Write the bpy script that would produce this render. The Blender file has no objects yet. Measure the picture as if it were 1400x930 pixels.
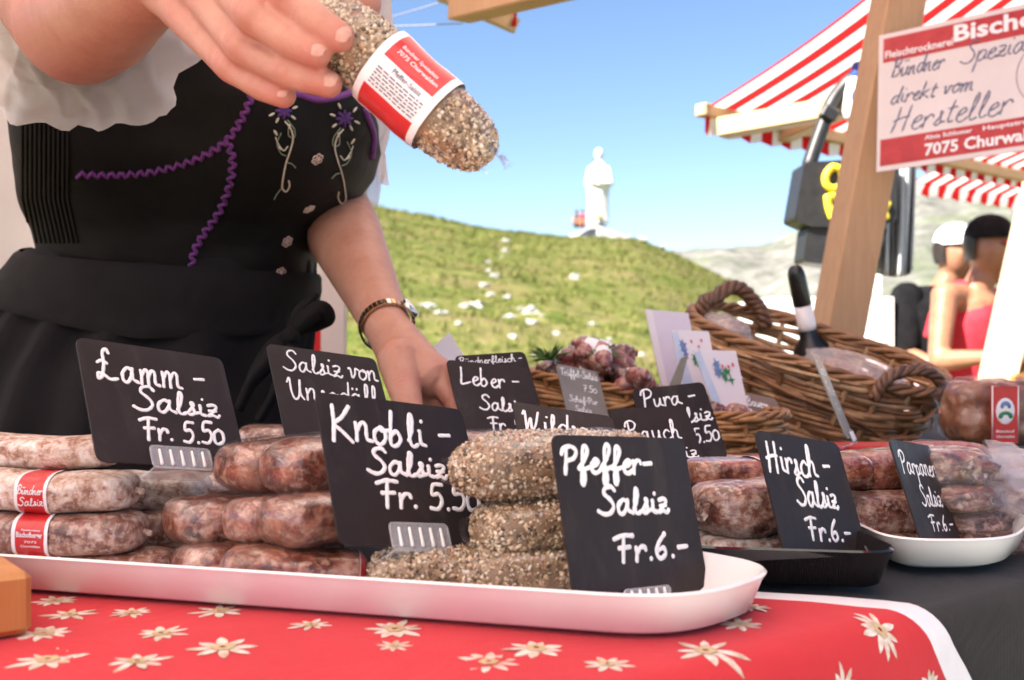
import bpy, math, random
from math import sin, cos, pi, radians, hypot, atan2, sqrt, exp
from mathutils import Vector, Matrix, noise, Euler
from mathutils.bvhtree import BVHTree
random.seed(7)
SC = bpy.context.scene
COL = SC.collection

# ------------------------------------------------------------------ camera, sky, sun, exposure
ZC = 1.15                       # camera height
ZT = ZC - 0.142                 # table top height
F = 1500.0                      # focal length in photograph pixels (1400 wide)
cam = bpy.data.cameras.new('camera'); camo = bpy.data.objects.new('camera', cam); COL.objects.link(camo)
camo.location = (0, 0, ZC); camo.rotation_euler = (pi / 2, 0, 0)
cam.sensor_width = 36; cam.lens = 36 * F / 1400
cam.clip_start = 0.02; cam.clip_end = 6000
cam.dof.use_dof = True; cam.dof.focus_distance = 0.74; cam.dof.aperture_fstop = 11.0
SC.camera = camo

SUN_EL = radians(45)
LDIR = Vector((0.82, 0.57, 0)).normalized()          # horizontal direction the light travels
w = bpy.data.worlds.new('World'); SC.world = w; w.use_nodes = True
nt = w.node_tree
bg = nt.nodes['Background']
sky = nt.nodes.new('ShaderNodeTexSky'); sky.sky_type = 'NISHITA'; sky.sun_disc = False
sky.sun_elevation = SUN_EL
sky.sun_rotation = atan2(-LDIR.x, -LDIR.y)
sky.altitude = 2400; sky.air_density = 1.0; sky.dust_density = 0.15; sky.ozone_density = 2.2
nt.links.new(sky.outputs[0], bg.inputs[0]); bg.inputs[1].default_value = 0.043
sd = bpy.data.lights.new('sun', 'SUN'); sd.energy = 3.7; sd.angle = radians(0.5); sd.color = (1, 0.94, 0.86)
so = bpy.data.objects.new('sun', sd); COL.objects.link(so)
lv = Vector((LDIR.x * cos(SUN_EL), LDIR.y * cos(SUN_EL), -sin(SUN_EL)))
so.rotation_euler = lv.to_track_quat('-Z', 'Y').to_euler()
SC.view_settings.view_transform = 'Standard'; SC.view_settings.look = 'None'
SC.view_settings.exposure = 2.5; SC.view_settings.gamma = 1
SC.render.engine = 'CYCLES'
SC.cycles.max_bounces = 10; SC.cycles.transparent_max_bounces = 16
SC.cycles.sample_clamp_indirect = 6

# ------------------------------------------------------------------ helpers
def at(px, py, d):
    return Vector(((px - 700) / F * d, d, ZC - (py - 465) / F * d))
def on(px, py, z=None):
    z = ZT if z is None else z
    d = (ZC - z) * F / (py - 465)
    return at(px, py, d)
def lin(c):
    if isinstance(c, str):
        c = c.lstrip('#'); c = [int(c[i:i + 2], 16) / 255 for i in (0, 2, 4)]
        return tuple(x / 12.92 if x <= 0.04045 else ((x + 0.055) / 1.055) ** 2.4 for x in c)
    return tuple(c)

def world_of(o):
    m = o.matrix_basis.copy()
    while o.parent: o = o.parent; m = o.matrix_basis @ m
    return m
class G:                                             # tiny node-graph helper
    def __init__(s, name):
        s.m = bpy.data.materials.new(name); s.m.use_nodes = True
        s.t = s.m.node_tree; s.b = s.t.nodes['Principled BSDF']; s.out = s.t.nodes['Material Output']
    def n(s, typ, **kw):
        nd = s.t.nodes.new('ShaderNode' + typ)
        for k, v in kw.items():
            if k.startswith('i_'):
                key = k[2:]
                nd.inputs[int(key) if key.isdigit() else key].default_value = v
            else: setattr(nd, k, v)
        return nd
    def l(s, a, b): s.t.links.new(a, b)
    def coord(s, which='Object'):
        return s.n('TexCoord').outputs[which]
    def noise(s, scale, detail=5, rough=.6, vec=None, w=False, dist=0):
        nd = s.n('TexNoise'); nd.inputs['Scale'].default_value = scale
        nd.inputs['Detail'].default_value = detail; nd.inputs['Roughness'].default_value = rough
        nd.inputs['Distortion'].default_value = dist
        if w:
            nd.noise_dimensions = '4D'
            oi = s.n('ObjectInfo'); mu = s.n('Math', operation='MULTIPLY', i_1=20.0)
            s.l(oi.outputs['Random'], mu.inputs[0]); s.l(mu.outputs[0], nd.inputs['W'])
        s.l(vec or s.coord(), nd.inputs['Vector'])
        return nd.outputs[0]
    def ramp(s, fac, stops, interp='LINEAR'):
        r = s.n('ValToRGB'); e = r.color_ramp.elements; r.color_ramp.interpolation = interp
        while len(e) < len(stops): e.new(0.5)
        for i, (p, c) in enumerate(stops):
            e[i].position = p; e[i].color = (*lin(c), 1)
        s.l(fac, r.inputs[0]); return r.outputs[0]
    def mix(s, fac, a, b):
        m = s.n('Mix', data_type='RGBA')
        for sock, v in ((m.inputs[0], fac), (m.inputs[6], a), (m.inputs[7], b)):
            if isinstance(v, (int, float)): sock.default_value = v
            elif isinstance(v, (tuple, str)): sock.default_value = (*lin(v), 1)
            else: s.l(v, sock)
        return m.outputs[2]
    def bump(s, h, strength, dist):
        b = s.n('Bump', i_Strength=strength, i_Distance=dist); s.l(h, b.inputs['Height']); s.l(b.outputs[0], s.b.inputs['Normal'])
    def set(s, **kw):
        names = dict(rough='Roughness', metal='Metallic', coat='Coat Weight', coatr='Coat Roughness', spec='Specular IOR Level',
                     sss='Subsurface Weight', ssr='Subsurface Radius', sscale='Subsurface Scale', alpha='Alpha', trans='Transmission Weight',
                     sheen='Sheen Weight', ior='IOR')
        for k, v in kw.items(): s.b.inputs[names[k]].default_value = v

def pmat(name, c1, c2=None, scale=40, lo=.35, hi=.65, bump=0, bscale=None, bdist=.001, detail=5, stretch=None, w=False, **kw):
    g = G(name); vec = g.coord()
    if stretch:
        mp = g.n('Mapping'); mp.inputs['Scale'].default_value = stretch; g.l(vec, mp.inputs['Vector']); vec = mp.outputs[0]
    if c2 is None:
        c = lin(c1); c1 = tuple(x * .9 for x in c); c2 = tuple(min(1, x * 1.08) for x in c)
    nz = g.noise(scale, detail, vec=vec, w=w)
    g.l(g.ramp(nz, [(lo, c1), (hi, c2)]), g.b.inputs['Base Color'])
    kw.setdefault('rough', .6); g.set(**kw)
    if bump:
        g.bump(g.noise(bscale or scale, 4, vec=vec), bump, bdist)
    return g.m

class MB:
    def __init__(s): s.v = []; s.f = []; s.mi = []
    def add(s, vs, fs, mi=0):
        o = len(s.v); s.v += [Vector(p) for p in vs]
        s.f += [tuple(i + o for i in f) for f in fs]; s.mi += [mi] * len(fs) if isinstance(mi, int) else list(mi)
    def grid(s, rows, mi=0, cu=False, cv=False):
        """rows: list of lists of points; cu closes along a row, cv closes the rows"""
        n = len(rows[0]); R = len(rows); fs = []; ms = []
        for i in range(R if cv else R - 1):
            for j in range(n if cu else n - 1):
                fs.append((i * n + j, i * n + (j + 1) % n, ((i + 1) % R) * n + (j + 1) % n, ((i + 1) % R) * n + j))
                ms.append(mi(i, j) if callable(mi) else mi)
        s.add([p for r in rows for p in r], fs, ms)
    def box(s, c, size, rot=None, mi=0, bev=0):
        hx, hy, hz = [q / 2 for q in size]; R = rot or Matrix.Identity(3)
        if bev:
            b = min(bev, hx * .9, hy * .9, hz * .9); vs = []; idx = {}
            for sx in (-1, 1):
                for sy in (-1, 1):
                    for sz in (-1, 1):
                        for ax in range(3):
                            p = [sx * (hx - b), sy * (hy - b), sz * (hz - b)]
                            p[ax] = (sx, sy, sz)[ax] * (hx, hy, hz)[ax]
                            idx[(sx, sy, sz, ax)] = len(vs); vs.append(Vector(c) + R @ Vector(p))
            fs = []
            S = (-1, 1)
            for q in S:
                fs.append([idx[(q, a, b_, 0)] for a, b_ in ((-1, -1), (1, -1), (1, 1), (-1, 1))])
                fs.append([idx[(a, q, b_, 1)] for a, b_ in ((-1, -1), (1, -1), (1, 1), (-1, 1))])
                fs.append([idx[(a, b_, q, 2)] for a, b_ in ((-1, -1), (1, -1), (1, 1), (-1, 1))])
            for a in S:
                for b_ in S:
                    fs.append([idx[(a, b_, -1, 0)], idx[(a, b_, 1, 0)], idx[(a, b_, 1, 1)], idx[(a, b_, -1, 1)]])
                    fs.append([idx[(a, -1, b_, 0)], idx[(a, 1, b_, 0)], idx[(a, 1, b_, 2)], idx[(a, -1, b_, 2)]])
                    fs.append([idx[(-1, a, b_, 1)], idx[(1, a, b_, 1)], idx[(1, a, b_, 2)], idx[(-1, a, b_, 2)]])
                    for d in S: fs.append([idx[(a, b_, d, k)] for k in range(3)])
            s.add(vs, fs, mi); s.fixn = True; return
        vs = [Vector(c) + R @ Vector((x, y, z)) for x in (-hx, hx) for y in (-hy, hy) for z in (-hz, hz)]
        s.add(vs, [(0, 1, 3, 2), (4, 6, 7, 5), (0, 4, 5, 1), (2, 3, 7, 6), (0, 2, 6, 4), (1, 5, 7, 3)], mi)
    def tube(s, path, r, n=8, mi=0, closed=False, caps=True, flat=None):
        P = [Vector(p) for p in path]; m = len(P)
        rr = r if isinstance(r, (list, tuple)) else [r] * m
        tang = []
        for i in range(m):
            a = P[(i - 1) % m] if (closed or i > 0) else P[i]
            b = P[(i + 1) % m] if (closed or i < m - 1) else P[i]
            t = b - a; tang.append(t.normalized() if t.length > 1e-9 else Vector((0, 0, 1)))
        up = Vector(flat) if flat else (Vector((0, 0, 1)) if abs(tang[0].z) < .9 else Vector((1, 0, 0)))
        rows = []; x = None
        for i in range(m):
            if flat: x = up - tang[i] * up.dot(tang[i])
            else:
                x = (x if x else up); x = x - tang[i] * x.dot(tang[i])
            x.normalize(); y = tang[i].cross(x)
            rows.append([P[i] + (x * cos(2 * pi * k / n) + y * sin(2 * pi * k / n)) * rr[i] for k in range(n)])
        if caps and not closed:
            def cap(i, sgn):
                out = []
                for q in (.55, .9):
                    c = P[i] + tang[i] * sgn * rr[i] * q * .9; k2 = sqrt(max(0, 1 - q * q))
                    out.append([c + (p - P[i]) * k2 for p in rows[i]])
                return out
            a = cap(0, -1); b = cap(m - 1, 1)
            rows = [a[1], a[0]] + rows + b
        o = len(s.v)
        s.grid(rows, mi, cu=True, cv=closed)
        if not closed:
            L = len(rows)
            s.f.append(tuple(o + k for k in reversed(range(n)))); s.mi.append(mi)
            s.f.append(tuple(o + (L - 1) * n + k for k in range(n))); s.mi.append(mi)
    def cap(s, p0, p1, r0, r1, n=18):               # tapered capsule, closed
        p0 = Vector(p0); p1 = Vector(p1); t = p1 - p0; L = max(t.length, 1e-6); t = t / L
        x = t.orthogonal().normalized(); y = t.cross(x); rows = []
        for a in (-80, -55, -30, 0):
            rows.append((p0 + t * r0 * sin(radians(a)), r0 * cos(radians(a))))
        for a in (0, 30, 55, 80):
            rows.append((p1 + t * r1 * sin(radians(a)), r1 * cos(radians(a))))
        o = len(s.v)
        s.grid([[c + (x * cos(2 * pi * k / n) + y * sin(2 * pi * k / n)) * r for k in range(n)] for c, r in rows], 0, cu=True)
        s.f.append(tuple(o + k for k in reversed(range(n)))); s.mi.append(0)
        s.f.append(tuple(o + 7 * n + k for k in range(n))); s.mi.append(0)
    def ell(s, c, rad, rot=None, nu=20, nv=14, mi=0):
        c = Vector(c); R = rot or Matrix.Identity(3); rows = []
        for i in range(nv + 1):
            a = -pi / 2 + pi * i / nv; a = max(-1.5, min(1.5, a))
            rows.append([c + R @ Vector((rad[0] * cos(a) * cos(2 * pi * k / nu), rad[1] * cos(a) * sin(2 * pi * k / nu), rad[2] * sin(a))) for k in range(nu)])
        o = len(s.v); s.grid(rows, mi, cu=True)
        s.f.append(tuple(o + k for k in reversed(range(nu)))); s.mi.append(mi)
        s.f.append(tuple(o + nv * nu + k for k in range(nu))); s.mi.append(mi)
    def xf(s, M):
        s.v = [M @ p for p in s.v]; return s
    def build(s, name, mats, parent=None, smooth=True, world=True):
        me = bpy.data.meshes.new(name)
        vs = s.v
        if parent is not None and world:
            inv = world_of(parent).inverted(); vs = [inv @ p for p in vs]
        me.from_pydata([tuple(p) for p in vs], [], s.f)
        mats = mats if isinstance(mats, (list, tuple)) else [mats]
        for m in mats: me.materials.append(m)
        me.polygons.foreach_set('material_index', s.mi)
        if smooth: me.polygons.foreach_set('use_smooth', [True] * len(s.f))
        me.update()
        o = bpy.data.objects.new(name, me); COL.objects.link(o)
        if parent is not None: o.parent = parent
        return o

def sharp(o, ang=40):
    try: o.data.set_sharp_from_angle(angle=radians(ang))
    except Exception: pass
    return o
def fixn(o):
    import bmesh
    b = bmesh.new(); b.from_mesh(o.data); bmesh.ops.recalc_face_normals(b, faces=b.faces); b.to_mesh(o.data); b.free(); return o
def tag(o, label=None, cat=None, group=None, kind=None):
    if label: o['label'] = label
    if cat: o['category'] = cat
    if group: o['group'] = group
    if kind: o['kind'] = kind
    return o
def thing(name, label, cat, M, group=None):
    o = bpy.data.objects.new(name, None); COL.objects.link(o); o.empty_display_size = .02
    if not isinstance(M, Matrix): M = Matrix.Translation(Vector(M))
    o.matrix_basis = M
    return tag(o, label, cat, group)
def rounded(pts, r, n=6):
    out = []; m = len(pts)
    for i in range(m):
        p = Vector(pts[i]); a = (Vector(pts[i - 1]) - p); b = (Vector(pts[(i + 1) % m]) - p)
        rr = min(r, a.length * .45, b.length * .45); a.normalize(); b.normalize()
        p0 = p + a * rr; p1 = p + b * rr
        for k in range(n + 1):
            t = k / n; out.append(p0 * (1 - t) ** 2 + p * 2 * t * (1 - t) + p1 * t * t)
    return out
def plate(mb, pts, z0, z1, mi=0):                    # prism from a 2-D outline in the xz plane, y = thickness
    n = len(pts)
    vs = [Vector((p[0], z0, p[1])) for p in pts] + [Vector((p[0], z1, p[1])) for p in pts]
    fs = [tuple(range(n)), tuple(reversed(range(n, 2 * n)))] + [(i, i + n, (i + 1) % n + n, (i + 1) % n) for i in range(n)]
    mb.add(vs, fs, mi)
def remeshed(mb, name, mat, parent, voxel, smooth_it=8, fac=.5):
    me = bpy.data.meshes.new('tmp'); me.from_pydata([tuple(p) for p in mb.v], [], mb.f)
    t = bpy.data.objects.new('tmp', me); COL.objects.link(t); fixn(t)
    r = t.modifiers.new('r', 'REMESH'); r.mode = 'VOXEL'; r.voxel_size = voxel
    s = t.modifiers.new('s', 'SMOOTH'); s.iterations = smooth_it; s.factor = fac
    dg = bpy.context.evaluated_depsgraph_get()
    m2 = bpy.data.meshes.new_from_object(t.evaluated_get(dg)); m2.name = name
    bpy.data.objects.remove(t); bpy.data.meshes.remove(me)
    if parent is not None: m2.transform(world_of(parent).inverted())
    m2.materials.clear(); m2.materials.append(mat)
    m2.polygons.foreach_set('use_smooth', [True] * len(m2.polygons))
    o = bpy.data.objects.new(name, m2); COL.objects.link(o)
    if parent is not None: o.parent = parent
    return o
def bvh_of(o):
    M = world_of(o)
    return BVHTree.FromPolygons([M @ v.co for v in o.data.vertices], [tuple(p.vertices) for p in o.data.polygons])
CAM = Vector((0, 0, ZC))
def hit(bv, px, py):
    d = (at(px, py, 1) - CAM).normalized(); r = bv.ray_cast(CAM, d)
    return (r[0], r[1] if r[1].dot(d) < 0 else -r[1]) if r[0] else (None, None)
def nz(p, s=1.0): return noise.noise(Vector(p) * s)
def catmull(pts, k=6):
    P = [Vector(p) for p in pts]
    if len(P) < 3: return [P[0].lerp(P[-1], i / 3) for i in range(4)]
    P = [2 * P[0] - P[1]] + P + [2 * P[-1] - P[-2]]; out = []
    for i in range(1, len(P) - 2):
        a, b, c, d = P[i - 1:i + 3]
        for j in range(k):
            t = j / k
            out.append(.5 * ((2 * b) + (c - a) * t + (2 * a - 5 * b + 4 * c - d) * t * t + (3 * b - a - 3 * c + d) * t ** 3))
    out.append(P[-2]); return out
def textmesh(body, size, bold=0.0, shear=0.0):
    cu = bpy.data.curves.new('t', 'FONT'); cu.body = body; cu.size = size; cu.offset = bold; cu.shear = shear; cu.resolution_u = 2
    ob = bpy.data.objects.new('t', cu); COL.objects.link(ob)
    dg = bpy.context.evaluated_depsgraph_get()
    me = bpy.data.meshes.new_from_object(ob.evaluated_get(dg))
    vs = [v.co.copy() for v in me.vertices]; fs = [tuple(p.vertices) for p in me.polygons]
    bpy.data.objects.remove(ob); bpy.data.meshes.remove(me); bpy.data.curves.remove(cu)
    return vs, fs
def textfit(body, x0, x1, y, cap, bold=0.0, shear=0.0):
    """text as 2-D points fitted between x0 and x1, baseline y, capital height cap"""
    vs, fs = textmesh(body, 1.0, bold, shear)
    a = min(v.x for v in vs); b = max(v.x for v in vs)
    return [(x0 + (v.x - a) / (b - a) * (x1 - x0), y + v.y * cap / .70) for v in vs], fs

# handwriting strokes: x-height 1, capitals 2
H = {
 'a': (1.25, [[(.74, .85), (.42, 1), (.08, .6), (.12, .12), (.4, 0), (.68, .4), (.78, .95)], [(.78, .98), (.80, .3), (1.18, .05)]]),
 'b': (1.2, [[(.25, 2.0), (.15, 1.0), (.1, .1), (.45, 0), (.75, .4), (.5, .85), (.15, .55)]]),
 'c': (.95, [[(.8, .8), (.5, 1), (.1, .6), (.2, .1), (.6, 0), (.9, .2)]]),
 'd': (1.1, [[(.8, .8), (.45, 1), (.1, .6), (.15, .1), (.5, 0), (.8, .5), (.95, 2.0)], [(.95, 2.0), (.85, .3), (1.1, .05)]]),
 'e': (.9, [[(.05, .45), (.5, .6), (.7, .85), (.45, 1), (.12, .6), (.2, .1), (.55, 0), (.9, .25)]]),
 'f': (.95, [[(0, .3), (.5, 1.0), (.75, 1.7), (.55, 2.05), (.35, 1.7), (.3, .4), (.2, -.7), (.4, -.9), (.5, -.3), (.45, .2), (.95, .4)]]),
 'h': (1.1, [[(0, .2), (.35, 1.2), (.4, 1.95), (.2, 2.0), (.1, 1.0), (.08, 0)], [(.1, .5), (.45, 1), (.7, .8), (.72, .2), (1.05, .05)]]),
 'i': (.6, [[(.1, .9), (.15, .9), (.18, .2), (.5, .05)], [(.3, 1.5), (.33, 1.55)]]),
 'k': (1.1, [[(.15, 2), (.1, 1), (.05, 0)], [(.8, 1.0), (.2, .55), (.55, .3), (1, 0)]]),
 'l': (.7, [[(.08, .35), (.36, 1.1), (.42, 1.85), (.26, 1.98), (.16, 1.3), (.18, .25), (.42, 0), (.7, .15)]]),
 'm': (1.5, [[(.05, .95), (.1, .5), (.08, 0)], [(.1, .5), (.35, .98), (.55, .85), (.58, 0)], [(.58, .5), (.85, .98), (1.08, .85), (1.1, .15), (1.4, .02)]]),
 'n': (1.1, [[(.05, .95), (.1, .5), (.08, 0)], [(.1, .5), (.4, .98), (.65, .85), (.68, .15), (1.0, .02)]]),
 'o': (1.0, [[(.5, 1), (.12, .7), (.12, .2), (.45, 0), (.78, .35), (.75, .8), (.5, 1), (.55, .8), (1.0, .85)]]),
 'p': (1.05, [[(.1, 1), (.12, 0), (.05, -.9)], [(.12, .6), (.45, 1), (.8, .7), (.65, .15), (.3, .05)], [(.7, .2), (1, .15)]]),
 'r': (.85, [[(.05, .95), (.1, .5), (.08, 0)], [(.1, .5), (.35, .95), (.65, .95), (.72, .75)]]),
 's': (.8, [[(.05, .1), (.45, .75), (.42, 1.0), (.3, .95), (.45, .5), (.5, .1), (.2, -.02), (.05, .15)], [(.5, .1), (.8, .2)]]),
 't': (.75, [[(.35, 1.7), (.25, .6), (.3, .05), (.65, .1)], [(0, 1.1), (.65, 1.15)]]),
 'u': (1.15, [[(.05, .95), (.08, .3), (.3, 0), (.65, .35), (.78, .95)], [(.78, .95), (.78, .25), (1.1, .05)]]),
 'v': (1.0, [[(0, .9), (.2, .9), (.3, .05), (.6, .4), (.7, .95), (1.0, .85)]]),
 'w': (1.5, [[(.05, .95), (.12, .2), (.35, 0), (.6, .6), (.68, .1), (.95, .1), (1.2, .95), (1.4, .85)]]),
 'z': (.95, [[(.08, .95), (.45, 1.05), (.7, .85), (.35, .3), (.05, 0), (.4, .1), (.75, -.05), (.9, .15)], [(.15, .48), (.65, .52)]]),
 'g': (1.0, [[(.8, .85), (.45, 1), (.1, .6), (.3, .1), (.7, .4), (.8, .9), (.75, -.5), (.4, -.9), (.15, -.6), (.9, .1)]]),
 'L': (1.4, [[(.3, 2.0), (.25, 1.0), (.15, .05), (.7, .1), (1.25, .3)]]),
 '£': (1.6, [[(.85, 1.75), (.7, 2.0), (.45, 1.75), (.5, 1.0), (.35, .2), (.1, .0), (.1, .35), (.5, .25), (.9, .02), (1.4, .1)], [(.05, 1.05), (.35, 1.2), (.7, 1.05)]]),
 'l_': (1, []),
 'S': (1.35, [[(1.15, 1.75), (.85, 2.05), (.4, 1.9), (.35, 1.5), (.85, 1.0), (1.05, .5), (.75, .05), (.3, 0), (-.15, .25)]]),
 'K': (1.5, [[(.2, 2.0), (.25, 1.0), (.2, 0)], [(1.2, 2.0), (.75, 1.35), (.28, .95), (.75, .55), (1.35, 0)]]),
 'P': (1.3, [[(.3, 1.9), (.28, 1), (.2, 0)], [(-.1, 1.5), (.1, 1.95), (.7, 2.1), (1.15, 1.75), (.95, 1.2), (.4, 1.0)]]),
 'R': (1.45, [[(.3, 1.9), (.28, 1), (.2, 0)], [(-.1, 1.5), (.1, 1.95), (.7, 2.1), (1.1, 1.75), (.85, 1.25), (.35, 1.05), (.7, .6), (1.35, 0)]]),
 'F': (1.2, [[(.45, 1.85), (.42, 1), (.4, 0)], [(-.25, 1.75), (.4, 2.0), (1.1, 1.95)], [(.1, 1.05), (.9, 1.1)]]),
 'W': (1.9, [[(0, 1.6), (.2, 2.0), (.3, 1.0), (.35, 0)], [(.35, 0), (.75, 1.3), (.85, .1), (1.2, .6), (1.5, 2.0)]]),
 'H': (1.5, [[(.25, 2.0), (.25, 1.0), (.1, 0)], [(1.1, 2.05), (1.05, 1), (1.0, .0)], [(-.05, .9), (.6, 1.1), (1.2, 1.15)]]),
 'B': (1.4, [[(.3, 1.95), (.25, 1), (.15, 0)], [(-.05, 1.7), (.5, 2.1), (1.05, 1.75), (.75, 1.2), (.35, 1.05), (.9, .95), (1.15, .45), (.7, .02), (.15, .08)]]),
 'T': (1.3, [[(.6, 1.9), (.55, 1), (.5, 0)], [(-.05, 1.85), (.6, 2.0), (1.25, 1.95)]]),
 'U': (1.5, [[(-.1, 1.6), (.15, 2.0), (.25, .8), (.55, .02), (.95, .4), (1.1, 1.9)], [(1.1, 1.9), (1.1, .6), (1.4, .05)]]),
 '5': (1.05, [[(.9, 1.95), (.3, 1.9), (.2, 1.15), (.65, 1.2), (.85, .65), (.55, .05), (.05, .1)]]),
 '0': (1.05, [[(.5, 1.35), (.1, 1.0), (.12, .2), (.45, 0), (.85, .35), (.82, 1.05), (.5, 1.35)]]),
 '6': (1.05, [[(.75, 1.9), (.3, 1.2), (.12, .5), (.4, 0), (.8, .3), (.65, .8), (.2, .6)]]),
 '7': (1.0, [[(.05, 1.8), (.8, 1.9), (.5, 1.0), (.3, 0)], [(.2, .95), (.75, 1.05)]]),
 '.': (.5, [[(.2, .05), (.24, .1)]]), '-': (1.0, [[(.15, .75), (.85, .8)]]), ' ': (.7, []), "'": (.4, [[(.2, 2), (.15, 1.6)]]),
}
def layout(text, u0, u1, cap, slant=.12):
    st = []; x = 0; P = []
    rnd = random.Random(text)
    i = 0
    while i < len(text):
        ch = text[i]; um = False
        if ch == 'ü': ch = 'u'; um = True
        if ch == 'ä': ch = 'a'; um = True
        adv, ss = H[ch]; dy = rnd.uniform(-.06, .06); sc = rnd.uniform(.93, 1.06)
        for q in ss: st.append([(x + px * sc, py * sc + dy) for px, py in q])
        if um: st += [[(x + .25, 1.5), (x + .27, 1.6)], [(x + .65, 1.5), (x + .67, 1.6)]]
        x += adv; i += 1
    k = cap / 2; st = [[(px + py * slant, py * k) for px, py in q] for q in st]
    a = min(p[0] for q in st for p in q); b = max(p[0] for q in st for p in q)
    return [[(u0 + (p[0] - a) / (b - a) * (u1 - u0), p[1]) for p in q] for q in st]
def handwrite(mb, lines, width, off, fmap, n=6, flatten=.14, vary=0):
    """lines: (text,x0,x1,y,cap) in sign metres; fmap(x,y)->(point, normal)"""
    width *= .88
    for text, x0, x1, y, cap in lines:
        for q in layout(text, x0, x1, cap):
            pts = catmull([(p[0], p[1] + y, 0) for p in q], 7)
            W = [width * (1 + vary * 1.6 * nz((p.x * 420, p.y * 420, x0 * 50))) for p in pts]
            tmp = MB(); tmp.tube([(p.x, 0, p.y) for p in pts], W, n)
            for i, p in enumerate(tmp.v):
                c, nn = fmap(p.x, p.z); tmp.v[i] = c + nn * (off - p.y * flatten)
            mb.add(tmp.v, tmp.f)

# ------------------------------------------------------------------ materials
M = {}
def wood(name, a, b, sc=6, rough=.55):
    g = G(name); mp = g.n('Mapping'); mp.inputs['Scale'].default_value = (1, 1, .06)
    g.l(g.coord(), mp.inputs['Vector'])
    n1 = g.noise(sc * 20, 6, .65, vec=mp.outputs[0], dist=.6)
    n2 = g.noise(sc * 1.5, 3, .6)
    c = g.ramp(n1, [(.3, a), (.7, b)])
    g.l(g.mix(.25, c, g.ramp(n2, [(.3, a), (.7, b)])), g.b.inputs['Base Color'])
    g.set(rough=rough); g.bump(n1, .25, .001); return g.m
M['post'] = wood('planed_pine', (.46, .24, .12), (.58, .33, .18), 8)
M['post_pale'] = wood('pale_pine', (.44, .30, .15), (.56, .40, .22), 8)
M['post_bright'] = wood('bright_pine', (.62, .50, .32), (.74, .62, .43), 8)
M['board'] = wood('orange_wood', (.42, .17, .045), (.60, .27, .08), 5, .4)
g = G('slate_plastic')
c = g.ramp(g.noise(25, 5), [(.3, (.020, .0135, .0125)), (.7, (.030, .0205, .019))])
mp = g.n('Mapping'); mp.inputs['Scale'].default_value = (1, 1, .35); mp.inputs['Rotation'].default_value = (0, .6, 0); g.l(g.coord(), mp.inputs['Vector'])
sm = g.noise(45, 6, .7, vec=mp.outputs[0], w=True, dist=1.2)
c = g.mix(g.ramp(sm, [(.52, (0, 0, 0)), (.78, (.35, .35, .35))]), c, (.10, .09, .09))
g.l(c, g.b.inputs['Base Color']); g.set(spec=.22)
g.l(g.ramp(sm, [(.4, (.42, .42, .42)), (.7, (.65, .65, .65))]), g.b.inputs['Roughness']); M['sign'] = g.m
M['chalk'] = pmat('chalk_marker', (.82, .80, .80), (.92, .91, .91), 300, rough=.8)
M['sign_grey'] = pmat('grey_plastic', (.20, .18, .15), (.27, .24, .21), 25, rough=.35)
M['sign_brown'] = pmat('brown_plastic', (.19, .12, .08), (.25, .165, .115), 25, rough=.4)
M['tray'] = pmat('white_melamine', (.80, .79, .78), (.84, .83, .82), 20, rough=.22, coat=.3)
M['tray_black'] = pmat('black_melamine', (.008, .007, .008), (.014, .012, .013), 20, rough=.08, coat=.5)
def cloth(name, a, b, sc, rough=.9, weave=1600, sheen=.1):
    g = G(name); n1 = g.noise(sc, 5)
    g.l(g.ramp(n1, [(.3, a), (.7, b)]), g.b.inputs['Base Color'])
    wv = g.n('TexWave', i_Scale=weave / 6.28); g.l(g.coord(), wv.inputs['Vector'])
    cr_ = g.noise(9, 4, .55, dist=1.5); ml = g.n('Math', operation='MULTIPLY_ADD', i_1=.035); g.l(wv.outputs[1], ml.inputs[0]); g.l(cr_, ml.inputs[2])
    g.set(rough=rough, sheen=sheen, spec=.22); g.bump(ml.outputs[0], .35, .010); return g.m
M['red'] = cloth('red_cotton', (.52, .022, .030), (.58, .030, .038), 12)
M['border'] = cloth('white_cotton', (.72, .70, .72), (.80, .78, .80), 30)
M['petal'] = pmat('petal_print', (.50, .36, .25), (.80, .72, .65), 140, rough=.9)
M['petal_mid'] = pmat('flower_middle_print', (.48, .35, .18), (.60, .47, .28), 200, rough=.9)
M['black_cloth'] = cloth('black_table_cotton', (.016, .0145, .0145), (.024, .0215, .0215), 18)
M['dress'] = cloth('black_bodice_cotton', (.0042, .0036, .0038), (.0075, .0065, .0065), 25, sheen=.0, rough=.7)
M['apron'] = cloth('black_apron_cotton', (.0085, .0072, .0078), (.013, .011, .0118), 20, sheen=.0)
M['purple'] = pmat('purple_braid', (.10, .018, .13), (.16, .03, .20), 400, rough=.7)
M['violet'] = pmat('violet_thread', (.05, .012, .10), (.09, .025, .16), 500, rough=.7)
M['cream_thread'] = pmat('cream_thread', (.50, .43, .33), (.62, .55, .44), 400, rough=.6)
M['green_thread'] = pmat('green_thread', (.16, .19, .12), (.24, .27, .18), 400, rough=.6)
M['button'] = pmat('rose_button', (.48, .33, .27), (.60, .44, .37), 300, rough=.35)
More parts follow.
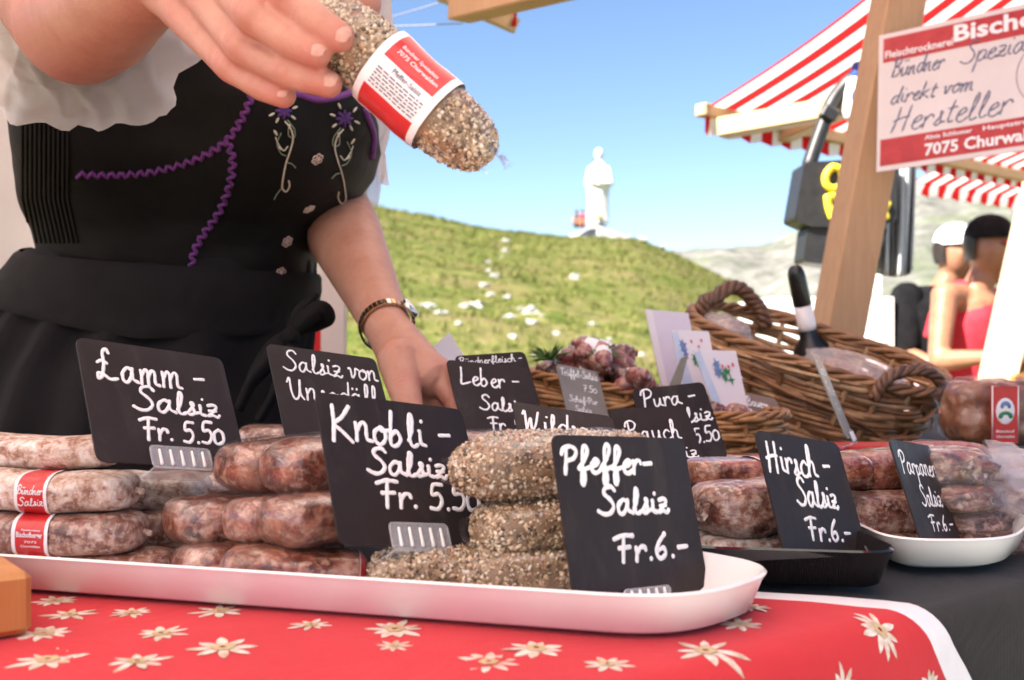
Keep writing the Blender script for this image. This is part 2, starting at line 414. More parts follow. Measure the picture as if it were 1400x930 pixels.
def skin(name, a, b, blot, flush):
    g = G(name)
    n1 = g.noise(16, 5, .65); n2 = g.noise(70, 5, .65); n3 = g.noise(900, 3, .6)
    c = g.ramp(n1, [(.3, a), (.7, b)])
    c = g.mix(g.ramp(n2, [(.48, (0, 0, 0)), (.70, (.5, .5, .5))]), c, blot)
    at_ = g.n('Attribute', attribute_name='flush'); mu = g.n('Math', operation='MULTIPLY', i_1=.75); g.l(at_.outputs['Fac'], mu.inputs[0])
    c = g.mix(mu.outputs[0], c, flush)
    c = g.mix(g.ramp(n3, [(.62, (0, 0, 0)), (.75, (.3, .3, .3))]), c, blot)
    g.l(c, g.b.inputs['Base Color'])
    g.set(rough=.46, sss=.12, sscale=.005, spec=.4); g.b.inputs['Subsurface Radius'].default_value = (1, .35, .2)
    vo = g.n('TexVoronoi', i_Scale=520.0); vo.feature = 'DISTANCE_TO_EDGE'; g.l(g.coord(), vo.inputs['Vector'])
    ad = g.n('Math', operation='ADD'); g.l(vo.outputs[0], ad.inputs[0]); g.l(g.noise(240, 5, .7), ad.inputs[1])
    g.bump(ad.outputs[0], .35, .0006); return g.m
M['skin'] = skin('fair_skin', (.42, .200, .132), (.52, .275, .195), (.39, .145, .105), (.46, .140, .110))
M['skin_tan'] = skin('tanned_skin', (.40, .19, .11), (.48, .24, .15), (.35, .14, .09), (.40, .14, .10))
M['skin_dark'] = skin('suntanned_skin', (.29, .13, .07), (.37, .18, .105), (.25, .095, .06), (.30, .105, .07))
M['nail'] = pmat('nail', (.50, .245, .185), (.56, .30, .235), 150, rough=.35, coat=.15)
def gauze(name, c, alpha):
    g = G(name)
    t = g.n('BsdfTransparent'); tl = g.n('BsdfTranslucent'); tl.inputs[0].default_value = (*c, 1)
    df = g.n('BsdfDiffuse'); df.inputs[0].default_value = (*c, 1)
    m1 = g.n('MixShader', i_0=.62); g.l(df.outputs[0], m1.inputs[1]); g.l(tl.outputs[0], m1.inputs[2])
    nn = g.noise(30, 4); r = g.n('MapRange', i_3=alpha - .1, i_4=alpha + .12); g.l(nn, r.inputs[0])
    m2 = g.n('MixShader'); g.l(r.outputs[0], m2.inputs[0]); g.l(t.outputs[0], m2.inputs[1]); g.l(m1.outputs[0], m2.inputs[2])
    g.l(m2.outputs[0], g.out.inputs[0]); return g.m
M['gauze'] = gauze('white_voile', (.90, .86, .85), .74)
def film(name, clear=.8, tint=(.8, .78, .76), wr=60, bs=.5, rg=.16, bl=.2):
    g = G(name)
    t = g.n('BsdfTransparent'); gl = g.n('BsdfGlossy'); gl.inputs[1].default_value = rg
    df = g.n('BsdfDiffuse'); df.inputs[0].default_value = (*tint, 1)
    b = g.n('Bump', i_Strength=bs, i_Distance=.002); g.l(g.noise(wr, 4, .55, dist=1.0), b.inputs['Height'])
    g.l(b.outputs[0], gl.inputs['Normal'])
    lw = g.n('LayerWeight', i_Blend=bl); g.l(b.outputs[0], lw.inputs['Normal'])
    mn = g.n('Math', operation='MINIMUM', i_1=.16); g.l(lw.outputs['Fresnel'], mn.inputs[0])
    m1 = g.n('MixShader', i_0=1 - clear); g.l(t.outputs[0], m1.inputs[1]); g.l(df.outputs[0], m1.inputs[2])
    m2 = g.n('MixShader'); g.l(mn.outputs[0], m2.inputs[0]); g.l(m1.outputs[0], m2.inputs[1]); g.l(gl.outputs[0], m2.inputs[2])
    g.l(m2.outputs[0], g.out.inputs[0]); return g.m
M['film'] = film('clear_film', .985, (.8, .76, .72), 110, .6, .10, .3)
M['film_loose'] = film('crinkled_film', .965, (.8, .74, .72), 120, .9, .09, .35)
M['bag_film'] = film('cloudy_bag_film', .72, (.80, .70, .68), 45, .6, .2, .3)
M['clear'] = film('clear_plastic', .72, (.7, .7, .72), 15)
def meat(name, stops, coat=.6, sc=70, wscale=1, rough=.35, bump=.6, tint=(.30, .14, .06), fat=(.58, .40, .31)):
    g = G(name)
    n1 = g.noise(sc, 6, .62, w=True, dist=.5)
    c = g.ramp(n1, stops)
    n2 = g.noise(sc * 3.2, 5, .6, w=True)
    c = g.mix(g.ramp(n2, [(.50, (0, 0, 0)), (.68, (.65, .65, .65))]), c, stops[-1][1])
    vo = g.n('TexVoronoi', i_Scale=sc * 2.6); ov = g.n('VectorMath', operation='ADD'); oi_ = g.n('ObjectInfo')
    nv_ = g.n('TexNoise', i_Scale=sc * 2); nv_.inputs['Detail'].default_value = 3; g.l(g.coord(), nv_.inputs['Vector'])
    sc_ = g.n('VectorMath', operation='SCALE'); sc_.inputs['Scale'].default_value = .012; g.l(nv_.outputs['Color'], sc_.inputs[0])
    g.l(g.coord(), ov.inputs[0]); g.l(sc_.outputs[0], ov.inputs[1]); ov2 = g.n('VectorMath', operation='ADD'); g.l(ov.outputs[0], ov2.inputs[0]); g.l(oi_.outputs['Random'], ov2.inputs[1])
    g.l(ov2.outputs[0], vo.inputs['Vector']); sp_ = g.n('SeparateColor'); g.l(vo.outputs['Color'], sp_.inputs[0])
    ch_ = g.n('Math', operation='MULTIPLY'); g.l(g.ramp(sp_.outputs[0], [(.62, (0, 0, 0)), (.78, (1, 1, 1))]), ch_.inputs[0]); g.l(g.ramp(vo.outputs['Distance'], [(.25, (.8, .8, .8)), (.62, (0, 0, 0))]), ch_.inputs[1])
    c = g.mix(ch_.outputs[0], c, fat)
    n4 = g.noise(sc * .35, 4, .6, w=True)
    c = g.mix(g.ramp(n4, [(.50, (0, 0, 0)), (.66, (.42, .42, .42))]), c, tint)
    mp = g.n('Mapping'); mp.inputs['Scale'].default_value = (.25, 1, 1); g.l(g.coord(), mp.inputs['Vector'])
    wr = g.noise(sc * 3, 4, .6, vec=mp.outputs[0], dist=1.0)
    am = g.n('Math', operation='MULTIPLY_ADD', i_1=.6); g.l(wr, am.inputs[0]); g.l(n1, am.inputs[2])
    g.l(c, g.b.inputs['Base Color'])
    g.set(rough=rough, coat=coat, coatr=.10)
    g.bump(am.outputs[0], bump, .0026); return g.m
M['meat_red'] = meat('marbled_salami', [(.30, (.018, .004, .003)), (.41, (.085, .018, .010)), (.50, (.20, .050, .028)), (.59, (.36, .135, .09)), (.66, (.54, .32, .24))], 1.0, 75, rough=.3, bump=.8, tint=(.26, .095, .030), fat=(.46, .26, .18))
M['meat_brown'] = meat('brown_salami', [(.30, (.035, .011, .007)), (.42, (.12, .038, .025)), (.52, (.25, .105, .075)), (.62, (.46, .31, .25)), (.72, (.66, .57, .52))], .6, 85, fat=(.50, .33, .26))
M['meat_mould'] = meat('mould_dusted_salami', [(.30, (.13, .045, .028)), (.42, (.34, .18, .125)), (.50, (.58, .44, .37)), (.60, (.80, .72, .67))], .2, 120, rough=.7)
M['meat_grey'] = meat('grey_mould_salami', [(.30, (.10, .045, .03)), (.42, (.25, .16, .125)), (.50, (.46, .40, .36)), (.62, (.74, .71, .68))], .2, 110, rough=.7)
M['meat_dark'] = meat('dried_dark_meat', [(.32, (.012, .003, .003)), (.47, (.06, .012, .011)), (.58, (.17, .042, .034)), (.70, (.42, .22, .18))], .9, 70)
M['meat_loaf'] = meat('smoked_brown_meat', [(.28, (.06, .018, .010)), (.45, (.19, .062, .03)), (.62, (.33, .13, .06)), (.8, (.46, .24, .14))], .6, 30)
M['crumb_base'] = pmat('pepper_paste', (.20, .12, .062), (.40, .27, .155), 120, rough=.6)
def crumbs():
    g = G('cracked_pepper'); geo = g.n('NewGeometry')
    g.l(g.ramp(geo.outputs['Random Per Island'], [(0, (.04, .022, .012)), (.14, (.13, .075, .038)), (.30, (.36, .23, .125)), (.55, (.56, .40, .24)), (.8, (.70, .55, .37)), (1, (.80, .73, .60))]), g.b.inputs['Base Color'])
    g.set(rough=.4, coat=.6, coatr=.1); return g.m
M['crumb'] = crumbs()
M['label_red'] = pmat('red_label_paper', (.50, .018, .022), (.56, .026, .03), 60, rough=.4, coat=.3)
M['label_white'] = pmat('white_label_paper', (.78, .74, .76), (.84, .80, .82), 60, rough=.4, coat=.3)
M['ink'] = pmat('grey_ink', (.10, .085, .12), (.16, .13, .18), 500, rough=.6)
M['ink_blue'] = pmat('slate_blue_ink', (.10, .115, .21), (.17, .18, .29), 90, rough=.6)
M['banner'] = pmat('pale_banner_vinyl', (.66, .56, .56), (.72, .62, .62), 8, rough=.5)
M['banner_red'] = pmat('red_banner_print', (.40, .014, .022), (.50, .026, .034), 40, rough=.5)
def wicker(name, stops):
    g = G(name); geo = g.n('NewGeometry')
    c = g.ramp(geo.outputs['Random Per Island'], stops)
    n1 = g.noise(90, 5, .6)
    g.l(g.mix(g.ramp(n1, [(.35, (0, 0, 0)), (.7, (.5, .5, .5))]), c, tuple(x * .45 for x in stops[0][1])), g.b.inputs['Base Color'])
    g.set(rough=.42, coat=.12); g.bump(g.noise(300, 3), .3, .0006); return g.m
M['wicker'] = wicker('brown_willow', [(0, (.20, .085, .035)), (.5, (.40, .20, .085)), (1, (.60, .37, .20))])
M['wicker_pale'] = wicker('golden_willow', [(0, (.32, .14, .045)), (.5, (.44, .21, .075)), (1, (.54, .29, .12))])
M['wicker_dark'] = wicker('dark_willow', [(0, (.11, .045, .02)), (.5, (.16, .068, .03)), (1, (.22, .10, .045))])
M['herb'] = pmat('green_herb', (.05, .11, .02), (.10, .18, .04), 120, rough=.6)
M['card'] = pmat('lilac_card', (.62, .56, .70), (.70, .64, .76), 10, rough=.5)
M['card_white'] = pmat('white_card', (.74, .68, .75), (.80, .74, .80), 10, rough=.45)
M['print_blue'] = pmat('blue_print', (.09, .15, .36), (.16, .24, .46), 60, rough=.5)
M['print_pale'] = pmat('pale_blue_print', (.42, .52, .74), (.60, .66, .82), 25, rough=.5)
M['print_green'] = pmat('green_print', (.02, .16, .06), (.05, .24, .10), 60, rough=.5)
M['print_pink'] = pmat('pink_print', (.60, .10, .14), (.70, .20, .24), 60, rough=.5)
M['black_gloss'] = pmat('black_foil', (.008, .008, .008), (.014, .013, .013), 30, rough=.3)
M['bag_black'] = pmat('black_leatherette', (.014, .014, .015), (.024, .023, .024), 60, rough=.45, bump=.2, bscale=300)
M['yellow'] = pmat('yellow_vinyl', (.78, .60, .03), (.86, .68, .05), 30, rough=.5)
M['grey_canvas'] = pmat('grey_canvas', (.46, .47, .48), (.60, .61, .61), 12, rough=.6, bump=.3, bscale=40, bdist=.004)
M['white_paint'] = pmat('white_paint', (.78, .77, .75), (.84, .83, .81), 6, rough=.5)
M['blue'] = pmat('blue_plastic', (.02, .05, .24), (.03, .08, .34), 30, rough=.4)
M['teal'] = pmat('red_top_fabric', (.55, .015, .03), (.64, .03, .05), 20, rough=.8)
M['cap_black'] = pmat('black_cap_cotton', (.008, .007, .008), (.016, .014, .015), 30, rough=.95, spec=.1)
M['shirt_black'] = pmat('black_shirt_cotton', (.006, .006, .007), (.012, .011, .012), 20, rough=.95, spec=.1)
M['hair'] = pmat('dark_hair', (.012, .008, .006), (.03, .018, .012), 80, rough=.5, stretch=(1, 1, .1))
M['hair_blond'] = pmat('brown_hair', (.10, .055, .028), (.17, .10, .05), 80, rough=.5, stretch=(1, 1, .1))
M['eye'] = pmat('eye_white', (.75, .73, .70), None, 40, rough=.2)
M['iris'] = pmat('iris', (.03, .02, .012), None, 40, rough=.2)
M['lip'] = pmat('lip', (.42, .13, .11), None, 60, rough=.4)
M['orange'] = pmat('orange_plastic', (.80, .22, .02), (.86, .30, .03), 10, rough=.5)
M['metal'] = pmat('steel', (.55, .54, .52), (.66, .65, .62), 60, rough=.25, metal=1)
M['gold'] = pmat('gold', (.62, .42, .16), (.72, .52, .24), 60, rough=.25, metal=1)
M['stone_white'] = pmat('white_stone', (.74, .72, .68), (.82, .80, .76), 2.0, rough=.8, bump=.3, bscale=6, bdist=.03)
M['limestone'] = pmat('limestone', (.25, .235, .20), (.50, .48, .44), 1.6, rough=.9, bump=.6, bscale=5, bdist=.05)
M['cord'] = pmat('grey_cord', (.25, .25, .33), None, 60, rough=.7)
def translucent(name, c, amt=.45):
    g = G(name); nn = g.noise(9, 4)
    col = g.ramp(nn, [(.3, tuple(x * .92 for x in c)), (.7, c)])
    d = g.n('BsdfDiffuse'); t = g.n('BsdfTranslucent'); g.l(col, d.inputs[0]); g.l(col, t.inputs[0])
    m = g.n('MixShader', i_0=amt); g.l(d.outputs[0], m.inputs[1]); g.l(t.outputs[0], m.inputs[2]); g.l(m.outputs[0], g.out.inputs[0]); return g.m
M['stripe_white'] = translucent('white_awning_canvas', (.84, .81, .76), .5)
M['stripe_red'] = translucent('red_awning_canvas', (.60, .022, .024), .45)
M['canopy_white'] = translucent('white_canopy_canvas', (.92, .87, .80), .64)
M['wall_white'] = translucent('white_wall_canvas', (.74, .64, .61), .4)
M['wall_red'] = translucent('red_wall_canvas', (.50, .03, .035), .3)

# ------------------------------------------------------------------ the setting: terrain, mountains
RIDGE = [(-900, 60), (-400, 120), (0, 190), (250, 235), (480, 276), (560, 292), (640, 306), (700, 315), (770, 321), (815, 322), (868, 327), (915, 345), (960, 366), (1005, 388), (1055, 420), (1100, 455), (1130, 486), (1250, 490), (3000, 490)]
def interp(tb, x):
    if x <= tb[0][0]: return tb[0][1]
    for (a, b), (c, d) in zip(tb, tb[1:]):
        if x <= c: return b + (d - b) * (x - a) / (c - a)
    return tb[-1][1]
def height(x, y):
    rho = hypot(x, y); 
    if y < 1: 
        base = 0
    else:
        px = 700 + F * x / y
        base = max(0, ZC + (465 - interp(RIDGE, max(-900, min(3000, px)))) / F * 70)
        base *= min(1, max(0, y / (abs(x) + 1e-6) - .35))
    q = (rho - 9) / 61
    if q <= 0: h = 0
    elif q <= 1: h = base * (q ** 1.06)
    else: h = base * exp(-((q - 1) * .55) ** 2)
    am = min(1, max(0, (rho - 7) / 10))
    bumps = nz((x, y, 0), .09) * .55 + nz((x, y, 3), .28) * .34 + nz((x, y, 7), .8) * .15 + nz((x, y, 11), 1.9) * .05
    if q > 0: bumps *= .4 + .6 * abs(1 - min(1, q))
    return h + am * bumps
rads = [0.0] + [0.6 * (1.045 ** i) for i in range(196)]
angs = []
a = -pi
while a < pi - 1e-6:
    angs.append(a); a += .006 if -.55 < a < .6 else .05
mb = MB(); rows = []
for r in rads:
    rows.append([(r * sin(t), r * cos(t), height(r * sin(t), r * cos(t)) if r > 0 else 0) for t in angs])
mb.grid(rows, 0, cu=True)
g = G('alpine_turf')
n1 = g.noise(.35, 6, .6); n2 = g.noise(2.2, 6, .65); n3 = g.noise(9, 4, .6)
c = g.ramp(n2, [(.30, (.028, .047, .008)), (.42, (.078, .105, .018)), (.54, (.135, .145, .033)), (.68, (.25, .205, .095))])
c = g.mix(g.ramp(n1, [(.45, (0, 0, 0)), (.62, (.8, .8, .8))]), c, (.18, .145, .062))
c = g.mix(g.ramp(n3, [(.55, (0, 0, 0)), (.75, (.45, .45, .45))]), c, (.05, .06, .012))
g.l(c, g.b.inputs['Base Color']); g.set(rough=.95, spec=.1); g.bump(n3, .9, .12)
M['turf'] = g.m
ground = mb.build('ground', M['turf']); ground['kind'] = 'structure'

MT = [(500, 420), (760, 380), (880, 345), (930, 336), (975, 329), (1045, 326), (1085, 312), (1110, 300), (1160, 285), (1210, 262), (1260, 240), (1320, 236), (1400, 250), (1600, 215), (1900, 260), (2600, 300)]
mb = MB(); rows = []
for i in range(50):
    q = i / 49; y = 260 + 440 * q; row = []
    for j in range(150):
        px = 500 + 2100 * j / 149; x = (px - 700) / F * y
        top = ZC + (465 - interp(MT, px)) / F * 640
        h = top * min(1, (max(0, y - 260) / 380)) ** 1.15 if y < 640 else top * (1 - (y - 640) / 90)
        am = min(1, q * 4) * (1 if y < 630 else .5)
        h += am * (9 * nz((x, y * .5, 1), .012) + 11 * abs(nz((x, y * .4, 5), .028)) + 5 * abs(nz((x, y * .6, 15), .07)) + 3 * nz((x, y, 9), .12)) * (.35 + .65 * abs(1 - abs(q * 2 - 1)))
        row.append((x, y, h - 3 if i else -12))
    rows.append(row)
mb.grid(rows, 0)
g = G('limestone_mountain')
n1 = g.noise(.02, 7, .65); n2 = g.noise(.09, 6, .6)
c = g.ramp(n2, [(.3, (.075, .078, .065)), (.5, (.155, .15, .13)), (.7, (.24, .232, .205))])
c = g.mix(g.ramp(n1, [(.50, (0, 0, 0)), (.62, (.7, .7, .7))]), c, (.12, .145, .075))
g.l(c, g.b.inputs['Base Color']); g.set(rough=.95, spec=.1); g.bump(n2, .7, 3)
mo = mb.build('mountains', g.m); mo['kind'] = 'structure'

mb = MB(); mb.grid([[(x, y, .02 + .006 * nz((x * 3, y * 3, 0))) for x in [-7 + .5 * i for i in range(31)]] for y in [-5 + .4 * j for j in range(15)]], 0)
bounce_lane = mb.build('path', pmat('pale_bounce_gravel', (.46, .42, .36), (.66, .61, .53), 60, bump=.8, bscale=90, bdist=.01, rough=.9)); bounce_lane['kind'] = 'structure'  # unseen pale gravel sheet, added to bounce warm sunlight up onto the stall
def ray_ground(px, py):
    d = (at(px, py, 1) - CAM); t = 8.0
    while t < 90:
        p = CAM + d * t
        if p.z < height(p.x, p.y): return p
        t += .1
    return None
# grass tufts on the slope (stuff)
rnd = random.Random(3); mb = MB()
for k in range(9000):
    d = 9 + 66 * rnd.random() ** .8; x = (rnd.uniform(380, 1130) - 700) / F * d
    z = height(x, d); s = rnd.uniform(.05, .14) * (.6 + d / 60)
    vs = []; fs = []
    for b in range(5):
        a = rnd.uniform(0, 2 * pi); lx, ly = cos(a), sin(a); w_ = .018 * (.6 + d / 50); o = (rnd.uniform(-.06, .06), rnd.uniform(-.06, .06))
        l = s * rnd.uniform(.5, 1.1); q = len(vs)
        vs += [(x + o[0] - ly * w_, d + o[1] + lx * w_, z - .02), (x + o[0] + ly * w_, d + o[1] - lx * w_, z - .02), (x + o[0] + lx * l * .6, d + o[1] + ly * l * .6, z + l)]
        fs.append((q, q + 1, q + 2))
    mb.add(vs, fs)
g = G('grass_blades'); geo = g.n('NewGeometry')
g.l(g.ramp(geo.outputs['Random Per Island'], [(0, (.045, .07, .012)), (.5, (.115, .135, .027)), (1, (.23, .195, .075))]), g.b.inputs['Base Color']); g.set(rough=.9, spec=.1)
gr = mb.build('grass', g.m, smooth=False); gr['kind'] = 'stuff'

# white rocks on the hillside
def rock(name, p, sx, sz, seed, label, group=None, mat='limestone', flatb=.35):
    mb = MB(); rows = []; n = 14
    for i in range(9):
        a = -pi / 2 * flatb + (pi / 2 + pi / 2 * flatb) * i / 8
        rows.append([])
        for k in range(n):
            t = 2 * pi * k / n; v = Vector((cos(a) * cos(t), cos(a) * sin(t), sin(a)))
            r = 1 + .75 * nz(v * 1.5 + Vector((seed * 3.1, 0, 0))) + .40 * nz(v * 3.3 + Vector((0, seed, 0)))
            rows[-1].append((v.x * r * sx, v.y * r * sx * .8, v.z * r * sz))
    mb.grid(rows, 0, cu=True)
    o = mb.build(name, M[mat], smooth=False); o.location = p
    return tag(o, label, 'rock', group)
RK = [(667, 359, 9), (662, 393, 13), (677, 379, 14), (686, 354, 9), (691, 331, 9), (634, 421, 13), (651, 419, 17), (583, 421, 15), (603, 429, 12), (696, 436, 16), (713, 425, 14), (727, 429, 20), (727, 443, 17), (809, 445, 13), (701, 462, 10), (730, 489, 11), (879, 487, 13), (785, 381, 11), (761, 458, 10), (627, 443, 9), (833, 466, 13), (572, 477, 20), (694, 406, 10), (668, 371, 9), (690, 343, 8), (671, 404, 10), (741, 433, 9), (784, 486, 8), (899, 472, 8)]
for i, (px, py, s) in enumerate(RK):
    p = ray_ground(px, py)
    if p is None: continue
    s = s / F * p.y * .55
    s *= .72 + .5 * ((i * 37) % 10) / 10
    rock('rock', p + Vector((0, 0, s * .05)), s * 1.15, s * .7, i + 1, 'pale limestone rock lying in the grass of the sunny slope', 'white rocks scattered on the grassy slope')
for i, (px, py, s) in enumerate([(878, 338, 18), (857, 331, 12), (905, 348, 12)]):
    p = at(px, py, 68); p.z = height(p.x, 68) + .1; s = s / F * 68 * .5
    rock('rock', p, s, s * .5, 40 + i, 'flat pale rock on the ridge just right of the statue', 'pale rocks on the ridge beside the statue')

# statue on its rock mound
DS = 69.0; U = DS / F
mound = at(818, 322, DS); mound.z = height(mound.x, DS) - .4
mb = MB(); rows = []
for i in range(10):
    q = i / 9; R_ = (1 - q ** 1.7); 
    rows.append([])
    for k in range(40):
        t = 2 * pi * k / 40; rr = 1 + .18 * nz((cos(t) * 2, sin(t) * 2, q * 3))
        rows[-1].append((mound.x + (50 * U * R_ + .01) * cos(t) * rr * (1 - .4 * (q > .5) * q), mound.y + 30 * U * R_ * sin(t) * rr, mound.z + (23 * U + .3) * q + .12 * nz((k, q * 6, 2))))
mb.grid(rows, 0, cu=True)
mnd = mb.build('rock_mound', M['limestone'], smooth=False); tag(mnd, 'pale rocky mound on the hilltop under the white statue', 'rock')
st = thing('statue', 'tall white stone statue of a robed figure on the grassy hilltop', 'statue', at(818, 305, DS))
mb = MB(); rows = []
for py, cx, a, b in [(306, 818, 15, 11), (298, 818, 14.5, 10), (285, 818, 14, 9.5), (272, 818, 14, 9.5), (262, 818, 15, 10), (252, 818.5, 16, 11), (240, 818.5, 15.5, 10), (231, 818.5, 13, 8.5), (225, 819, 9, 7), (221, 819, 4.2, 4.2), (219, 819, 3.5, 3.8)]:
    c = at(cx, py, DS)
    rows.append([(c.x + a * U * cos(2 * pi * k / 36) * (1 + .045 * sin(9 * 2 * pi * k / 36) * (py > 228)), c.y + b * U * sin(2 * pi * k / 36) * (1 + .05 * sin(8 * 2 * pi * k / 36)), c.z) for k in range(36)])
mb.grid(rows, 0, cu=True)
mb.build('robe', M['stone_white'], st)
mb = MB(); mb.ell(at(819, 211, DS), (5.8 * U, 6.3 * U, 8 * U)); mb.ell(at(819, 212, DS - 6 * U), (1.2 * U, 1.6 * U, 2 * U), nu=8, nv=6)
mb.build('head', M['stone_white'], st)
for sx, h in ((-1, 0), (1, 1)):
    mb = MB(); s0 = at(819 + sx * 11, 232, DS); e0 = at(819 + sx * 15, 252, DS - .25); h0 = at(819 - sx * 1, 247 + 4 * h, DS - .75)
    mb.tube([s0, e0, e0.lerp(h0, .5), h0], [5 * U, 5 * U, 4.2 * U, 2.4 * U], 12); mb.build('arm', M['stone_white'], st)
mb = MB(); c = at(819, 297, DS - .6); mb.ell(c, (4 * U, 3 * U, 5 * U), nu=10, nv=8)
mb.build('ornament', pmat('gilded_ornament', (.5, .36, .12), None, 3, rough=.5), st)
def mini(px, py, topm, lab):
    b = at(px, py, DS - 1.2); p = thing('person', lab, 'person', b)
    mb = MB()
    mb.cap(b + Vector((0, 0, .12)), b + Vector((.02, 0, .50)), .17, .15, 12); mb.cap(b + Vector((0, 0, .5)), b + Vector((.02, 0, .72)), .07, .07, 10)
    mb.ell(b + Vector((.02, 0, .82)), (.10, .11, .13), nu=12, nv=8)
    mb.cap(b + Vector((-.1, 0, .1)), b + Vector((-.1, -.4, .35)), .09, .07, 10); mb.cap(b + Vector((-.1, -.4, .35)), b + Vector((-.1, -.5, -.05)), .065, .05, 10)
    mb.cap(b + Vector((.1, 0, .1)), b + Vector((.12, -.4, .35)), .09, .07, 10); mb.cap(b + Vector((.12, -.4, .35)), b + Vector((.12, -.5, -.05)), .065, .05, 10)
    mb.cap(b + Vector((-.18, 0, .5)), b + Vector((-.24, -.2, .25)), .06, .05, 10); mb.cap(b + Vector((.2, 0, .5)), b + Vector((.26, -.2, .25)), .06, .05, 10)
    remeshed(mb, 'body', M['skin_tan'], p, .03, 3)
    mb = MB(); mb.tube([b + Vector((0, 0, 0)), b + Vector((0, 0, .3)), b + Vector((.01, 0, .58)), b + Vector((.02, 0, .66))], [.22, .22, .21, .1], 14); mb.build('shirt', topm, p)
    mb = MB(); mb.ell(b + Vector((.02, .02, .86)), (.12, .13, .12), nu=12, nv=8); mb.build('hair', M['hair'], p)
mini(788, 308, M['bag_black'], 'tiny far person in dark clothes sitting left of the statue')
mini(796, 308, M['teal'], 'tiny far person in a red top sitting closest to the statue base')

# ------------------------------------------------------------------ table, tablecloths
TU = Vector((.787, .617, 0)).normalized(); TN = Vector((-TU.y, TU.x, 0)); TO = Vector((.06, .458, 0))
def tpt(s, t, off=0.0, seed=0):                      # cloth surface: s along the front edge, t into the table; t<0 hangs
    R = .014; w_ = 0
    wr = .0006 * nz((s * 9, t * 9, 2)) + .0007 * exp(-((s + .30 * t + .13) / .005) ** 2) + .0006 * exp(-((t - .052 + .15 * s) / .004) ** 2)
    if t >= 0: p = TO + TU * s + TN * t; p.z = ZT + off + wr * min(1, t / .02)
    else:
        L = R * pi / 2
        if -t < L: a = -t / R; o, dn = R * sin(a), R * (1 - cos(a)); nx, nzv = sin(a), cos(a)
        else: o, dn = R, R + (-t - L); nx, nzv = 1, 0
        wv = max(0, -t - .04)
        o += wv * .10 + .010 * min(1, wv * 12) * sin(s * 42 + 2 * sin(s * 11)) * 0.8
        p = TO + TU * s - TN * (o + off * nx); p.z = ZT - dn + off * nzv
    return p
def ground_z(p): return 0.0
tab = thing('market_table', 'long stall table carrying the sausages, hidden under red and black cloths', 'table', TO + TN * .4)
mb = MB(); R3 = Matrix((TU, TN, Vector((0, 0, 1)))).transposed()
cen = TO + TU * .35 + TN * .43; mb.box((cen.x, cen.y, ZT - .020), (2.9, .82, .03), R3); mb.build('tabletop', M['post'], tab, smooth=False)
for s_, t_ in ((-.95, .08), (-.95, .76), (1.65, .08), (1.65, .76)):
    p = TO + TU * s_ + TN * t_; mb = MB(); mb.box((p.x, p.y, (ZT - .035) / 2), (.06, .06, ZT - .035), R3); mb.build('leg', M['post'], tab, smooth=False)

def srange(a, b, step):
    n = max(1, int(math.ceil((b - a) / step))); return [a + (b - a) * i / n for i in range(n + 1)]
tt = [-.5, -.42, -.34, -.27, -.21, -.16, -.12, -.09, -.07, -.05] + [-.04 + .003 * i for i in range(1, 14)] + [.01, .03, .06, .1, .16, .24, .34, .45, .6, .72, .85]
mb = MB(); mb.grid([[tpt(s, t, .001) for s in srange(-1.1, 1.8, .02)] for t in tt], 0)
bc = mb.build('black_tablecloth', M['black_cloth']); tag(bc, 'plain black cloth covering the right side of the table', 'tablecloth')
def sr(t): return .185 - .65 * t
mb = MB(); t2 = [t for t in tt if t <= .6]
BW = .020
rows = []
for t in t2:
    r = sr(t); L = -1.05
    rows.append([tpt(L + (r - BW - L) * j / 60, t, .005) for j in range(61)] + [tpt(r - BW + BW * j / 3 + .0025 * sin(t * 95) * (j == 3), t, .005) for j in range(1, 4)])
mb.grid(rows, lambda i, j: 1 if j >= 60 else 0)
# printed edelweiss flowers
def flower(s0, t0, R_, rot, rnd):
    R_ *= .74
    n = rnd.choice((8, 9, 10))
    def P(u, v, o): return tpt(s0 + u, t0 + v, .005 + o)
    for k in range(n):
        a = rot + 2 * pi * k / n + rnd.uniform(-.12, .12); l = R_ * rnd.uniform(.62, .95); wd = R_ * rnd.uniform(.10, .14); pts = []
        prof = [(.12, .5), (.35, .9), (.6, 1), (.82, .7), (1, .05)]
        L_ = []; C_ = []; Rr = []
        for q, ww in prof:
            L_.append(P(cos(a) * l * q - sin(a) * wd * ww, sin(a) * l * q + cos(a) * wd * ww, .0002 + k * .00002))
            C_.append(P(cos(a) * l * q, sin(a) * l * q, .0002 + k * .00002)); Rr.append(P(cos(a) * l * q + sin(a) * wd * ww, sin(a) * l * q - cos(a) * wd * ww, .0002 + k * .00002))
        mb.grid([L_, C_, Rr], 2)
    for k in range(6):
        a = rot + 2 * pi * k / 6; c = (cos(a) * R_ * .17, sin(a) * R_ * .17)
        ring = [P(c[0] + R_ * .11 * cos(2 * pi * j / 8), c[1] + R_ * .11 * sin(2 * pi * j / 8), .0006 + k * .00002) for j in range(8)]
        mb.add(ring, [tuple(range(8))], 3)
rnd = random.Random(11); used = []
for px, py, R_ in [(75, 835, .020), (95, 855, .021), (180, 852, .019), (300, 850, .024), (220, 882, .022), (60, 882, .026), (65, 918, .026), (188, 922, .024), (305, 902, .027), (425, 870, .018), (540, 876, .026), (538, 899, .014), (668, 922, .022), (733, 903, .024), (965, 906, .026), (1012, 869, .020), (1026, 846, .017), (830, 925, .02)]:
    p = on(px, py) - TO; p.z = 0; s, t = p.dot(TU), p.dot(TN); used.append((s, t)); flower(s, t, R_, rnd.uniform(0, 6), rnd)
for s, t, R_ in [(.103, -.028, .019), (.142, -.010, .019), (.176, -.040, .016), (.06, -.065, .020), (.13, -.085, .020)]:
    used.append((s, t)); flower(s, t, R_, rnd.uniform(0, 6), rnd)
